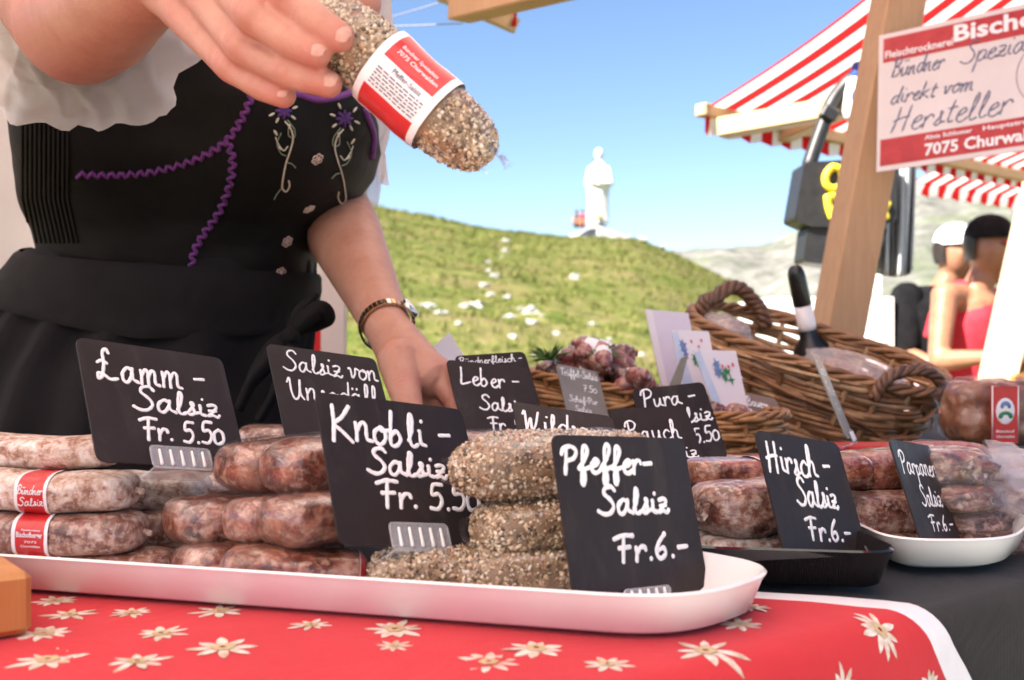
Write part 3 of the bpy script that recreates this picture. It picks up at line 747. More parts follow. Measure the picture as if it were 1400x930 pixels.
for k in range(900):
    s = rnd.uniform(-1.0, .2); t = rnd.uniform(-.45, .55)
    p = tpt(s, t); px = 700 + F * p.x / max(p.y, .05); py = 465 + F * (ZC - p.z) / max(p.y, .05)
    if (p.y > .3 and 0 < px < 1320 and py < 930 and t > -.1) or s > sr(t) - .06: continue
    if min(hypot(s - a, t - b) for a, b in used) < .06: continue
    used.append((s, t)); flower(s, t, rnd.uniform(.018, .027), rnd.uniform(0, 6), rnd)
rc = mb.build('red_tablecloth', [M['red'], M['border'], M['petal'], M['petal_mid']]); tag(rc, 'red cloth printed with pale edelweiss flowers and edged in white', 'tablecloth')

# ------------------------------------------------------------------ trays
def tray(name, pts, mat, label, hgt=.022, flare=.010, rad=.03, z0=None, closed_thick=.0028):
    z0 = ZT + .0058 if z0 is None else z0
    out = rounded([Vector((p[0], p[1], 0)) for p in pts], rad, 8)
    c = sum(out, Vector()) / len(out)
    n = len(out); nrm = []
    for i in range(n):
        t = (out[(i + 1) % n] - out[i - 1]).normalized(); v = Vector((t.y, -t.x, 0))
        nrm.append(v if v.dot(out[i] - c) > 0 else -v)
    def ring(o, z): return [out[i] + nrm[i] * o + Vector((0, 0, z)) for i in range(n)]
    o = thing(name, label, 'tray', Vector((c.x, c.y, z0)))
    prof = [(-flare - .012, .0), (-flare - .004, .0004), (-flare + .002, .003), (-.002, hgt - .004), (0, hgt - .001), (-.0012, hgt), (-.003, hgt - .0015), (-flare - .001, .0058), (-flare - .008, .0035), (-flare - .016, .003)]
    mb = MB(); mb.grid([ring(a, b + z0) for a, b in prof], 0, cu=True)
    k = len(mb.v)
    mb.f.append(tuple(range(n))); mb.mi.append(0); mb.f.append(tuple(reversed(range(k - n, k)))); mb.mi.append(0)
    t = mb.build('dish', mat, o); fixn(t); sharp(t, 50)
    return o
tray('serving_tray', [(-.50, .650), (.080, .484), (.140, .553), (.085, .615), (-.43, .765)], M['tray'], 'long white rounded tray at the front under the pepper and garlic sausages', rad=.045)
tray('serving_tray', [(.085, .605), (.213, .584), (.207, .66), (.19, .86), (.06, .86)], M['tray_black'], 'glossy black tray under the stack beside the Hirsch sign', hgt=.023, rad=.03)
tray('serving_tray', [(.222, .640), (.292, .641), (.345, .72), (.33, .90), (.212, .90)], M['tray'], 'smaller white tray under the stack beside the Parpaner sign', hgt=.020, rad=.03)
tray('serving_tray', [(.345, .655), (.62, .70), (.62, .95), (.365, .95)], M['tray_black'], 'black tray at the right edge under the bags of dried meat', hgt=.015, rad=.02)
tray('serving_tray', [(-.42, .80), (.22, .80), (.22, 1.12), (-.42, 1.12)], M['tray_black'], 'black tray behind the front rows holding the back rows of sausages', hgt=.015, rad=.02)

# ------------------------------------------------------------------ sausages
def frame_from(p0, p1, roll=0):
    x = (p1 - p0); L = x.length; x.normalize(); z = Vector((0, 0, 1)) - x * x.z; z.normalize(); y = z.cross(x)
    R = Matrix((x, y, z)).transposed()
    if roll: R = R @ Matrix.Rotation(roll, 3, 'X')
    return Matrix.Translation((p0 + p1) / 2) @ R.to_4x4(), L
def superr(th, W, T, e=2.6):
    c, s = abs(cos(th)) + 1e-9, abs(sin(th)) + 1e-9
    r = ((c) ** e + (s) ** e) ** (-1 / e)
    return -cos(th) * r * W / 2, sin(th) * r * T / 2
def sausage(p0, p1, T, W, mat, label, name='salsiz_sausage', cat='sausage', group=None, seed=0, pepper=0, lab=None, e=3.0, lump=.05, endp=5.0, roll=0, wrapped=False, tie=True):
    """p0,p1 end points; T thickness, W width; lab=(s0,s1,style) with s in 0..1 along the axis"""
    Mx, L = frame_from(p0, p1, roll)
    o_rnd = random.Random(seed); sx = Vector((seed * 1.37, seed * .71, seed * 2.1))
    def rad(s):
        q = min(1, abs(2 * s - 1)); 
        return max(.0, 1 - q ** (L / T * endp / 2.2)) ** (1 / 2.5)
    def surf(s, th, off=0.0, lum=True):
        k = rad(s); y, z = superr(th, W, T, e)
        x = (s - .5) * L
        v = Vector((x, y * k, z * k))
        if lum:
            dsp = nz(v * 55 + sx) * lump + nz(v * 130 + sx) * lump * .5 - abs(nz(Vector((v.x * 90, v.y * 210, v.z * 210)) + sx)) * lump * .55
            v.y *= 1 + dsp; v.z *= 1 + dsp * .8; v.y += nz(Vector((x * 22, 1, seed))) * .0045; v.z += nz(Vector((x * 24, 9, seed))) * .0020
        if off:
            nn = Vector((0, y, z)).normalized(); v += nn * off
        return v
    nu = 84; nv = 60
    ss = [.5 - .5 * cos(pi * (i / nu)) for i in range(nu + 1)]
    mb = MB(); mb.grid([[surf(max(.000004, min(.999996, s)), 2 * pi * k / nv) for k in range(nv)] for s in ss], 0, cu=True)
    mb.f.append(tuple(range(nv))); mb.mi.append(0); k0 = nu * nv; mb.f.append(tuple(reversed(range(k0, k0 + nv)))); mb.mi.append(0)
    if pepper:
        for i in range(pepper):
            s = o_rnd.uniform(.002, .998) if i % 6 else o_rnd.choice((o_rnd.uniform(.001, .06), o_rnd.uniform(.94, .999)))
            if lab and lab[0] - .01 < s < lab[1] + .01: continue
            th = o_rnd.uniform(0, 2 * pi); c = surf(s, th, .0003); r = o_rnd.choice((o_rnd.uniform(.0005, .0011), o_rnd.uniform(.0010, .0021)))
            a, b, d = [Vector((o_rnd.gauss(0, 1), o_rnd.gauss(0, 1), o_rnd.gauss(0, 1))).normalized() for _ in range(3)]
            b = (b - a * a.dot(b)).normalized(); d = a.cross(b)
            f1, f2, f3 = r * o_rnd.uniform(.7, 1.3), r * o_rnd.uniform(.6, 1.2), r * o_rnd.uniform(.4, .9)
            mb.add([c + a * f1, c - a * f1, c + b * f2, c - b * f2, c + d * f3, c - d * f3], [(0, 2, 4), (2, 1, 4), (1, 3, 4), (3, 0, 4), (2, 0, 5), (1, 2, 5), (3, 1, 5), (0, 3, 5)], 1)
    mats = [mat, M['crumb']]
    root = thing(name, label, cat, Mx, group)
    bd = mb.build('casing', mats, root, world=False)
    fixn(bd) if not pepper else None
    if tie and not pepper:
        for e_ in (.0, 1.0):
            t_ = MB(); c = Vector(((e_ - .5) * L, 0, 0)); dr = 1 if e_ else -1
            t_.tube([c - Vector((dr * .002, 0, 0)), c + Vector((dr * .001, 0, .0004)), c + Vector((dr * .003, .0006, -.0006))], [.0026, .0016, .0022], 8); t_.build('tied_end', mat, root, world=False)
    if lab:
        s0, s1, style = lab; lb = MB(); N = 10; K = 48
        sl = [s0 + (s1 - s0) * i / N for i in range(N + 1)]
        def mi(i, j):
            th = (360 * j / K + 180) % 360 - 180
            if i == 0 or i == N - 1: return 1
            if style == 'held':
                if 12 <= th < 75: return 0
                if -32 <= th < 12: return 1
                if -80 < th < -32: return 0
                return 1
            return 0
        if style == 'held':
            sl = [s0] + [s0 + (s1 - s0) * (.10 + .8 * i / (N - 2)) for i in range(N - 1)] + [s1]
        lb.grid([[surf(s, 2 * pi * k / K, .0009 if not pepper else .0031) for k in range(K)] for s in sl], mi, cu=True)
        lo = lb.build('label', [M['label_red'], M['label_white']], root, world=False)
        off = .0013 if not pepper else .0035
        def put(body, a0, a1, y, cap, mat, nm='lettering', bold=.01):
            pts, fs = textfit(body, a0, a1, y, cap, bold)
            t_ = MB(); rr = (W + T) / 4
            for x, v in pts: t_.v.append(surf(s0 + (s1 - s0) * x, v / rr, off))
            t_.f = fs; t_.mi = [0] * len(fs); q = t_.build(nm, mat, lo, world=False, smooth=False)
        if style == 'held':
            put('7075 Churwalden', .2, .85, .0092, .0022, M['label_white'])
            put('Bündner Spezialität', .2, .78, .0128, .0020, M['label_white'])
            put('Pfeffer-Salsiz', .32, .78, .0012, .0024, M['ink'])
            t_ = MB(); rr = (W + T) / 4; r2 = random.Random(5)
            for row in range(6):                     # fine print, too small to read
                y = -.0008 - row * .00145; x = .14
                while x < .86:
                    l = r2.uniform(.03, .10)
                    q = [surf(s0 + (s1 - s0) * xx, yy / rr, off) for xx in (x, min(.88, x + l)) for yy in (y, y + .0006)]
                    t_.add(q, [(0, 1, 3, 2)]); x += l + .02
            t_.build('fine_print', M['ink'], lo, world=False, smooth=False)
        elif style == 'berg':
            put('Fleischtrocknerei', .28, .78, .0052, .0012, M['label_white'])
            put('Bischofberger', .14, .86, .0008, .0036, M['label_white'], bold=.03)
            put('7075', .35, .7, -.0032, .0016, M['label_white']); put('Churwalden', .25, .8, -.0062, .0016, M['label_white'])
        elif style == 'script':
            t_ = MB(); rr = (W + T) / 4
            handwrite(t_, [('Bündner', .10, .9, .0018, .005), ('Salsiz', .15, .9, -.0062, .005)], .0003, 0, lambda x, y: (surf(s0 + (s1 - s0) * x, y / rr, off - .0002), Vector((0, -.3, .0))), n=4)
            t_ = MB()
            for text, y in (('Bündner', .0018), ('Salsiz', -.0066)):
                for q in layout(text, .12, .88, .0058):
                    pts = catmull([(p[0], p[1] + y, 0) for p in q], 5)
                    t_.tube([surf(s0 + (s1 - s0) * p.x, p.y / rr, off - .0003) for p in pts], .00032, 5)
            t_.build('lettering', M['label_white'], lo, world=False)
    if wrapped:
        fm = MB(); nu2, nv2 = 30, 28
        rows = []
        for i in range(nu2 + 1):
            s = -.03 + 1.06 * i / nu2; row = []
            for k in range(nv2):
                th = 2 * pi * k / nv2
                v = surf(max(.02, min(.98, s)), th, .0014 + .0009 * nz(Vector((s * 12, th * 1.6, seed + 5))) + .0005 * nz(Vector((s * 30, th * 4, seed))), False)
                ex = (s - max(.02, min(.98, s))) * L
                if ex: v.x += ex; v.z *= .72; 
                row.append(v)
            rows.append(row)
        fm.grid(rows, 0, cu=True); fm.build('plastic_wrap', M['film'], root, world=False)
        # flattened fin of wrap past one end
        fin = MB(); rows = []
        for i in range(6):
            x = .5 * L - .004 + .014 * i / 5; row = []
            for k in range(10):
                y = W * .48 * (1 - .1 * i / 5) * (k / 9 * 2 - 1)
                row.append((x + .002 * nz((k * .7, i, seed)), y, T * .12 + .0022 * nz((i * .6, k * .8, seed + 3)) * (1 + i * .4)))
            rows.append(row)
        fin.grid(rows, 0); fin.build('wrap_fin', M['film'], root, world=False)
    return root
def dirp(p, yaw, L, rise=0): return p + Vector((cos(radians(yaw)) * L, sin(radians(yaw)) * L, rise))

# Lamm stack (left)
GL = 'mould dusted lamb sausages stacked at the left'
def lamm(xr, yr, d, Lw, T, mat, label, yaw=4, lab=None, seed=0, W=.040):
    p1 = at(xr, yr, d); p0 = p1 - Vector((cos(radians(yaw)), -sin(radians(yaw)) * 1.0, 0)) * Lw
    return sausage(p0, p1, T, W, M[mat], label, seed=seed, lab=lab, group=None)
lamm(165, 617, .66, .125, .0195, 'meat_mould', 'white mould-dusted sausage on top of the left stack, beside the Lamm sign', 3, None, 1)
lamm(186, 671, .635, .135, .0228, 'meat_mould', 'mouldy sausage with a script red label, second from top of the left stack', 3, (.545, .685, 'script'), 2)
lamm(197, 728, .63, .135, .0242, 'meat_brown', 'sausage with a red printed label, third from top of the left stack', 3, (.50, .65, 'berg'), 3)
lamm(243, 774, .632, .15, .0195, 'meat_brown', 'bottom sausage of the left stack, its red label half behind the tray rim', 2, (.455, .585, 'berg'), 4)
lamm(286, 671, .70, .10, .0245, 'meat_grey', 'grey mouldy sausage behind the left stack, just under the Lamm sign clip', 3, None, 5)
lamm(320, 668, .74, .09, .020, 'meat_mould', 'small whitish sausage end between the left stack and the garlic sausages', 3, None, 6)
lamm(300, 722, .69, .10, .024, 'meat_brown', 'plain brown sausage behind the third row of the left stack', 3, None, 7)
# Knobli stack
def knob(px, py, d, yaw, T, W, label, mat='meat_red', L=.115, seed=0, **k):
    p0 = at(px, py, d); return sausage(p0, dirp(p0, yaw, L), T, W, M[mat], label, seed=seed, lump=.085, tie=False, wrapped=True, **k)
knob(310, 642, .625, 52, .030, .046, 'reddish garlic sausage topmost on its stack, left one of the pair', seed=11)
knob(372, 643, .600, 50, .031, .044, 'reddish garlic sausage topmost on its stack, half behind the Knobli sign', seed=12)
knob(231, 716, .625, 40, .0285, .050, 'long red garlic sausage in the middle row, reaching furthest left', seed=13)
knob(318, 717, .592, 56, .026, .033, 'narrow garlic sausage end between two thick ones in the middle row', seed=14)
knob(368, 718, .576, 50, .029, .044, 'glossy garlic sausage end in the middle row against the Knobli sign', seed=15)
knob(244, 779, .605, 45, .025, .04, 'orange-brown garlic sausage end lying leftmost in the bottom row', seed=16)
p0 = at(300, 778, .575); sausage(p0, at(503, 785, .590), .0245, .038, M['meat_red'], 'long brown garlic sausage lying along the tray rim in the bottom row', seed=17, lump=.06, lab=(.93, .985, 'plain'))
# Pepper stack
p0 = at(618, 643, .575); sausage(p0, dirp(p0, 24, .125), .0365, .046, M['crumb_base'], 'pepper-crusted sausage on top of the pepper stack, left of the Pfeffer sign', seed=21, pepper=5200, e=2.3, endp=2.2, wrapped=True, tie=False)
p0 = at(650, 727, .575); sausage(p0, dirp(p0, 22, .12), .0285, .044, M['crumb_base'], 'flattened pepper sausage in clear wrap in the middle of the pepper stack', seed=22, pepper=4400, wrapped=True, tie=False)
p0 = at(505, 790, .575); sausage(p0, dirp(p0, 12, .085), .0275, .040, M['crumb_base'], 'pepper sausage at the bottom, under the clip of the Knobli sign', seed=23, pepper=3400, wrapped=True, tie=False)
p0 = at(628, 792, .562); sausage(p0, dirp(p0, 22, .12), .0285, .042, M['crumb_base'], 'pepper sausage at the bottom, partly behind the Pfeffer sign', seed=24, pepper=4400, wrapped=True, tie=False)
# Hirsch stack
def pile(px, py, d, yaw, T, W, label, mat, L=.13, seed=0, **k):
    p0 = at(px, py, d); return sausage(p0, dirp(p0, yaw, L), T, W, M[mat], label, seed=seed, **k)
pile(940, 649, .70, 16, .0205, .040, 'red sausage with a white-edged red label, top of the stack by the Hirsch sign', 'meat_red', seed=31, lab=(.34, .48, 'plain'))
pile(950, 696, .655, 18, .034, .048, 'thick mottled sausage in the middle of the stack by the Hirsch sign', 'meat_brown', L=.10, seed=32, lump=.07)
pile(955, 748, .655, 16, .0165, .044, 'flat greyish sausage at the bottom of the stack by the Hirsch sign', 'meat_grey', L=.10, seed=33)
pile(1142, 645, .765, 22, .030, .046, 'reddish sausage on top of the stack left of the Parpaner sign', 'meat_red', L=.085, seed=34)
pile(1152, 706, .735, 22, .0305, .046, 'mottled sausage in the middle of the stack left of the Parpaner sign', 'meat_brown', L=.08, seed=35, lump=.07)
pile(1165, 747, .73, 22, .019, .044, 'thin brown sausage at the bottom of the stack left of the Parpaner sign', 'meat_brown', L=.08, seed=36)
# back rows, half hidden
pile(322, 602, .95, 10, .026, .04, 'brown sausage in a wrinkled wrap lying behind the Lamm sign', 'meat_brown', L=.09, seed=41, wrapped=True)
pile(600, 612, .90, 14, .026, .042, 'dark red dried sausage under the Leber sign', 'meat_dark', L=.12, seed=42, wrapped=True)
pile(705, 640, .92, 14, .026, .042, 'dark sausage in the back row under the Wild sign', 'meat_dark', L=.12, seed=43)
pile(560, 668, .90, 14, .026, .042, 'dark sausage in the back row behind the Knobli sign', 'meat_dark', L=.12, seed=44)
pile(800, 655, .95, 14, .030, .042, 'brown sausage in the back row under the Rauch sign', 'meat_brown', L=.14, seed=45)
pile(420, 640, .92, 10, .030, .042, 'brown sausage in the back row below the Salsiz von sign', 'meat_brown', L=.12, seed=46)
pile(920, 640, .98, 14, .022, .042, 'red sausage in the back row at the foot of the Pura sign', 'meat_red', L=.10, seed=47)

# ------------------------------------------------------------------ price signs
def euler_rot(r):
    return Matrix.Rotation(r[0], 3, 'Z') @ Matrix.Rotation(r[1], 3, 'X') @ Matrix.Rotation(r[2], 3, 'Y')
def price_sign(pose, k, label, lines, width, mat='sign', clip=None, ink='chalk', r=.006, name='price_sign'):
    (x, y, z), rot, w_, h = pose
    Mx = Matrix.Translation(Vector((x * k, y * k, ZC + z * k))) @ euler_rot(rot).to_4x4()
    w_ *= k; h *= k
    o = thing(name, label, 'price sign', Mx)
    mb = MB(); plate(mb, [(p.x, p.y) for p in rounded([(-w_ / 2, -h / 2, 0), (w_ / 2, -h / 2, 0), (w_ / 2, h / 2, 0), (-w_ / 2, h / 2, 0)], r, 6)], -.0006, .0006)
    b = mb.build('board', M[mat], o, smooth=False, world=False); fixn(b)
    tx = MB()
    L = [(t, -w_ / 2 + u0 * w_, -w_ / 2 + u1 * w_, h / 2 - v * h, cap * h) for t, u0, u1, v, cap in lines]
    handwrite(tx, L, width, .0006, lambda a, b: (Vector((a, 0, b)), Vector((0, -1, 0))), vary=.20)
    if tx.v: tx.build('lettering', M[ink], o, world=False)
    if clip:
        u, v0, v1, cw = clip; cx = -w_ / 2 + u * w_; z0 = h / 2 - v1 * h; z1 = h / 2 - v0 * h; cw *= w_
        c = MB(); ol = rounded([(cx - cw / 2, z0, 0), (cx + cw / 2, z0, 0), (cx + cw / 2, z1, 0), (cx - cw / 2, z1, 0)], .003, 4)
        plate(c, [(p.x, p.y) for p in ol], -.0022, -.0014)
        c.tube([(p.x, -.0022, p.y) for p in ol], .0006, 6, closed=True)
        c.box((cx, .004, z0 - .0008), (cw, .014, .0012))
        cl = c.build('clip', M['clear'], o, world=False, smooth=False)
        rb = MB()
        for q in range(5):
            xx = cx + cw * (-.36 + .18 * q); rb.tube([(xx, -.0026, z0 + (z1 - z0) * .15), (xx, -.0026, z0 + (z1 - z0) * .8)], [.0011, .0008], 6)
        rb.build('clip_rib', M['tray'], cl, world=False)
    return o
PS = {'lamm': ((-0.1902, 0.6, -0.0360), (0.962, -0.520, 0.156), 0.0929, 0.0727),
'knobli': ((-0.0540, 0.555, -0.0666), (0.786, -0.500, 0.155), 0.0931, 0.0798),
'pfeffer': ((0.0580, 0.528, -0.0843), (0.748, -0.279, 0.081), 0.0948, 0.0770),
'hirsch': ((0.1684, 0.615, -0.0880), (0.711, -0.421, 0.171), 0.0749, 0.0719),
'parpaner': ((0.2477, 0.655, -0.0939), (0.930, -0.357, 0.140), 0.0700, 0.0681),
'leber': ((-0.0141, 0.98, -0.0531), (0.584, -0.639, 0.121), 0.0838, 0.0784),
'buendner': ((-0.0118, 1.03, -0.0452), (0.450, -0.493, -0.058), 0.0745, 0.0725),
'wild': ((0.0416, 0.8, -0.0719), (0.471, -0.879, 0.248), 0.0798, 0.0635),
'rauch': ((0.1149, 0.86, -0.0788), (0.342, -0.669, -0.019), 0.0683, 0.0625),
'pura': ((0.1451, 0.95, -0.0727), (0.316, -0.472, -0.099), 0.0716, 0.0725),
'von': ((-0.1306, 0.8, -0.0412), (0.777, -0.608, 0.156), 0.0929, 0.0801),
'truffel': ((0.0785, 1.22, -0.0583), (0.720, -0.508, 0.175), 0.0613, 0.0622),
'bauern': ((0.2876, 1.25, -0.0841), (0.620, -0.644, 0.226), 0.0544, 0.0520),
'narrow': ((0.3069, 1.05, -0.0537), (1.236, -0.387, 0.058), 0.0973, 0.0851)}
price_sign(PS['lamm'], 1.07, 'black price sign handwritten Lamm-Salsiz Fr. 5.50', [('£amm -', .10, .82, .33, .27), ('Salsiz', .29, .88, .56, .20), ('Fr. 5.50', .31, .87, .80, .18)], .00125, clip=(.53, .86, 1.03, .40))
price_sign(PS['knobli'], 1.07, 'black price sign handwritten Knobli-Salsiz Fr. 5.50', [('Knobli -', .07, .86, .32, .25), ('Salsiz', .25, .78, .53, .17), ('Fr. 5.50', .29, .97, .75, .18)], .0014, clip=(.50, .86, 1.03, .38))
price_sign(PS['pfeffer'], 1.06, 'black price sign handwritten Pfeffer-Salsiz Fr. 6.-', [('Pfeffer-', .05, .70, .235, .165), ('Salsiz', .25, .78, .49, .165), ('Fr.6.-', .33, .88, .78, .17)], .00145, clip=(.50, .95, 1.01, .34))
price_sign(PS['hirsch'], 1.04, 'black price sign handwritten Hirsch-Salsiz Fr. 6.-', [('Hirsch -', .06, .80, .33, .25), ('Salsiz', .30, .78, .58, .22), ('Fr.6.-', .33, .84, .85, .19)], .00115)
price_sign(PS['parpaner'], 1.07, 'dark price sign handwritten Parpaner Salsiz Fr. 6.-, rightmost on the table', [('Parpaner', .10, .92, .30, .19), ('Salsiz', .32, .82, .58, .18), ('Fr.6.-', .35, .92, .80, .15)], .0008, clip=(.55, .95, 1.03, .4))
price_sign(PS['leber'], 1.0, 'black price sign handwritten Leber-Salsiz, below the resting hand', [('Leber -', .12, .84, .33, .25), ('Salsiz', .27, .82, .66, .20), ('Fr. 5.50', .33, .95, .93, .18)], .0011)
price_sign(PS['buendner'], 1.0, 'black price sign handwritten Bündnerfleisch, just behind the Leber sign', [('Bündnerfleisch -', .05, .93, .135, .10)], .0005)
price_sign(PS['wild'], 1.0, 'black price sign starting Wild, behind the Pfeffer sign', [('Wildsau', .08, .86, .46, .34)], .0011)
price_sign(PS['rauch'], 1.0, 'black price sign handwritten Rauch Salsiz', [('Rauch', .13, .80, .50, .30), ('Salsiz', .3, .93, .78, .2)], .0009)
price_sign(PS['pura'], 1.0, 'black price sign handwritten Pura-Salsiz 5.50', [('Pura -', .10, .82, .25, .22), ('Salsiz', .30, .96, .50, .2), ('Fr. 5.50', .30, .97, .77, .19)], .0010)
price_sign(PS['von'], 1.04, 'black price sign handwritten Salsiz von, between the Lamm and Knobli signs', [('Salsiz von', .11, .97, .27, .22), ('Unsodäll', .11, .92, .58, .24)], .0010)
price_sign(PS['truffel'], 1.0, 'grey sign with faint white writing stuck on the small basket', [('Trüffel-Salsiz', .08, .95, .2, .14), ('7.50', .55, .85, .48, .14), ('Schaf-Pur', .12, .8, .72, .12), ('Salsiz', .2, .6, .92, .12)], .0006, mat='sign_grey')
price_sign(PS['bauern'], 1.0, 'brown sign with white writing in front of the large basket', [('Bauern', .12, .7, .35, .25), ('Salsiz pur', .2, .95, .75, .2)], .0007, mat='sign_brown')
price_sign(PS['narrow'], 1.0, 'narrow taupe sign seen almost edge-on before the large basket', [('Speck', .1, .8, .25, .16), ('Fr. 6.-', .2, .9, .5, .16), ('7.-', .4, .7, .72, .14)], .0008, mat='sign_grey', clip=(.6, .92, 1.06, .5))

# ------------------------------------------------------------------ held sausage
p0 = at(415, 2, .566); p1 = at(668, 217, .560)
held = sausage(p1 * 0 + p0, p1, .0365, .0365, M['crumb_base'], 'pepper-crusted sausage with red and white label held up in a hand', seed=50, pepper=6500, lab=(.415, .735, 'held'), e=2.05, endp=2.6, wrapped=True, tie=False, roll=radians(4))

# ------------------------------------------------------------------ the stallholder
wp = thing('person', 'stallholder in a black embroidered bodice and apron, holding up a sausage', 'person', (-.36, 1.28, .12))
B = MB()
def chain(pts):
    for (a, ra), (b, rb) in zip(pts, pts[1:]): B.cap(a, b, ra, rb, 44)
def A(px, py, d, r): return (at(px, py, d), r)
hipz = ZC - .16
# legs, pelvis, torso core
for sx in (-1, 1):
    chain([(Vector((-.385 + sx * .09, 1.31, hipz)), .10), (Vector((-.385 + sx * .095, 1.30, .60)), .062), (Vector((-.385 + sx * .095, 1.33, .20)), .042)])
    chain([(Vector((-.385 + sx * .095, 1.33, .18)), .042), (Vector((-.385 + sx * .11, 1.20, .155)), .034)])
B.ell((-.387, 1.30, hipz + .03), (.165, .12, .13))
B.ell((-.389, 1.285, ZC + .07), (.125, .085, .14)); B.ell((-.350, 1.235, ZC + .21), (.14, .080, .15)); B.ell((-.33, 1.14, ZC + .31), (.14, .07, .09))
SHR = Vector((-.475, 1.06, ZC + .375)); SHL = Vector((-.185, 1.13, ZC + .37))
B.cap(SHR, SHL, .055, .055); B.cap((-.33, 1.09, ZC + .38), (-.32, 1.02, ZC + .50), .058, .052)
HC = Vector((-.315, .985, ZC + .60))
B.ell(HC, (.072, .092, .108)); B.ell(HC + Vector((0, -.035, -.055)), (.052, .055, .06))
B.cap(HC + Vector((0, -.088, .01)), HC + Vector((0, -.108, -.028)), .010, .015, 10)
for sx in (-1, 1): B.ell(HC + Vector((sx * .074, .005, -.005)), (.010, .018, .03), nu=10, nv=8)
# right arm (raised, holding)
elR = at(105, 32, .86); wrR = at(212, -38, .655)
chain([(SHR, .052), (elR, .047)])
chain([(elR, .0475), (elR.lerp(wrR, .3), .045), (elR.lerp(wrR, .7), .034), (wrR, .0275)])
fing = {
 'pinky': [A(262, 30, .622, .0115), A(316, 93, .590, .0089), A(358, 119, .576, .0080), A(388, 131, .568, .0070)],
 'ring': [A(282, -4, .612, .0125), A(332, 67, .574, .0098), A(395, 100, .556, .0086), A(449, 115, .550, .0077)],
 'middle': [A(303, -36, .603, .013), A(347, 24, .556, .0104), A(400, 58, .545, .0090), A(433, 73, .5405, .0081)],
 'index': [A(345, -66, .598, .013), A(396, -3, .549, .0104), A(434, 31, .539, .0090), A(464, 51, .5365, .0082)],
 'thumb': [A(255, -55, .650, .017), A(352, -58, .632, .0145), A(440, -36, .606, .0122), A(497, 6, .588, .0098)]}
for k, c in fing.items():
    if k != 'thumb': fing[k] = c = [c[0]] + [(p_, r_ * .94) for p_, r_ in c[1:]]
    c2 = [c[0], (c[0][0].lerp(c[1][0], .55), (c[0][1] + c[1][1]) / 2 * .93), c[1], (c[1][0].lerp(c[2][0], .5), (c[1][1] + c[2][1]) / 2 * .94), c[2], c[3]]; chain(c2)
    if k != 'thumb': chain([(wrR, .021), (c[0][0].lerp(wrR, .35), .0135), c[0]])
BK = Vector((.002, .009, -.004)); B.cap(fing['index'][0][0] + BK, fing['pinky'][0][0] + BK, .0115, .010); B.cap(wrR.lerp(fing['index'][0][0], .5) + BK, wrR.lerp(fing['pinky'][0][0], .5) + BK, .015, .014)
B.cap(wrR, fing['thumb'][0][0], .022, .018); B.cap(fing['thumb'][1][0], fing['index'][0][0], .011, .011)
# left arm, hand reaching down to the table
elL = at(450, 276, 1.31); wrL = at(532, 452, 1.05)
chain([(SHL, .050), (elL, .044)])
chain([(elL, .044), (elL.lerp(wrL, .3), .0425), (elL.lerp(wrL, .72), .030), (wrL, .0225)])
PL = at(556, 490, 1.02)
chain([(wrL, .022), (PL, .026), A(585, 515, 1.0, .022)])
fl = [[A(598, 512, 1.00, .0165), A(622, 548, .985, .0105), A(634, 582, .975, .0092), A(643, 612, .968, .0080)],
      [A(585, 525, 1.01, .0165), A(612, 560, 1.00, .0105), A(624, 598, .99, .0092), A(632, 628, .985, .0080)],
      [A(572, 530, 1.03, .0155), A(598, 568, 1.02, .0100), A(610, 604, 1.01, .0090), A(618, 632, 1.0, .0078)],
      [A(560, 530, 1.05, .0145), A(582, 570, 1.04, .0092), A(592, 600, 1.03, .0080), A(599, 622, 1.02, .0070)],
      [A(545, 492, 1.0, .0200), A(553, 532, .975, .0150), A(562, 565, .955, .0115), A(577, 592, .945, .0090)]]
for i, c in enumerate(fl):
    chain(c)
    if i < 4: chain([(PL, .022), c[0]])
for k, c in fing.items():                            # knuckles stand out a little on the back of each finger
    if k == 'thumb': continue
    for q, h_ in ((1, .0022), (2, .0012)):
        t_ = (c[q + 1][0] - c[q - 1][0]).normalized(); n_ = Vector((0, -1, .35)); n_ = (n_ - t_ * n_.dot(t_)).normalized()
        B.cap(c[q][0] + n_ * h_ - t_ * .004, c[q][0] + n_ * h_ + t_ * .003, c[q][1] * .93, c[q][1] * .90, 24)
body = remeshed(B, 'body', M['skin'], wp, .0016, 3, .5)
spots = [(c[q][0], r_, w_) for c in list(fing.values()) + fl for q, r_, w_ in ((1, .016, .8), (2, .012, .6), (3, .014, 1.0), (0, .02, .5))] + [(elR + Vector((0, -.03, -.03)), .06, .8), (elL, .06, .5)]
joints = []
for k, c in list(fing.items()) + [('x', fl[0]), ('x', fl[4])]:
    for q, amp_ in ((1, .00055), (2, .00045)):
        t_ = (c[q + 1][0] - c[q - 1][0]).normalized(); n_ = Vector((0, -1, .35)); n_ = (n_ - t_ * n_.dot(t_)).normalized(); joints.append((c[q][0], t_, n_, c[q][1], amp_))
wo = world_of(body)
for v in body.data.vertices:
    p = wo @ v.co
    if p.y > 1.1 or (p.y > .7 and p.x < -.13): continue
    for c, t_, n_, r_, a_ in joints:
        d_ = p - c
        if d_.length_squared > (r_ * 2.2) ** 2: continue
        u = d_.dot(t_); h_ = d_.dot(n_) / r_
        if h_ < .2: continue
        v.co -= n_ * a_ * max(0, cos(2 * pi * u / .0038)) ** 2 * exp(-(u / .0055) ** 2) * min(1, (h_ - .2) * 2)
fa = body.data.attributes.new('flush', 'FLOAT', 'POINT'); wo = world_of(body); vals = []
for v in body.data.vertices:
    p = wo @ v.co; f_ = 0
    if p.y < 1.12:
        for c, r_, w_ in spots:
            d2 = (p - c).length_squared
            if d2 < 9 * r_ * r_: f_ = max(f_, w_ * exp(-d2 / (r_ * r_)))
    vals.append(f_)
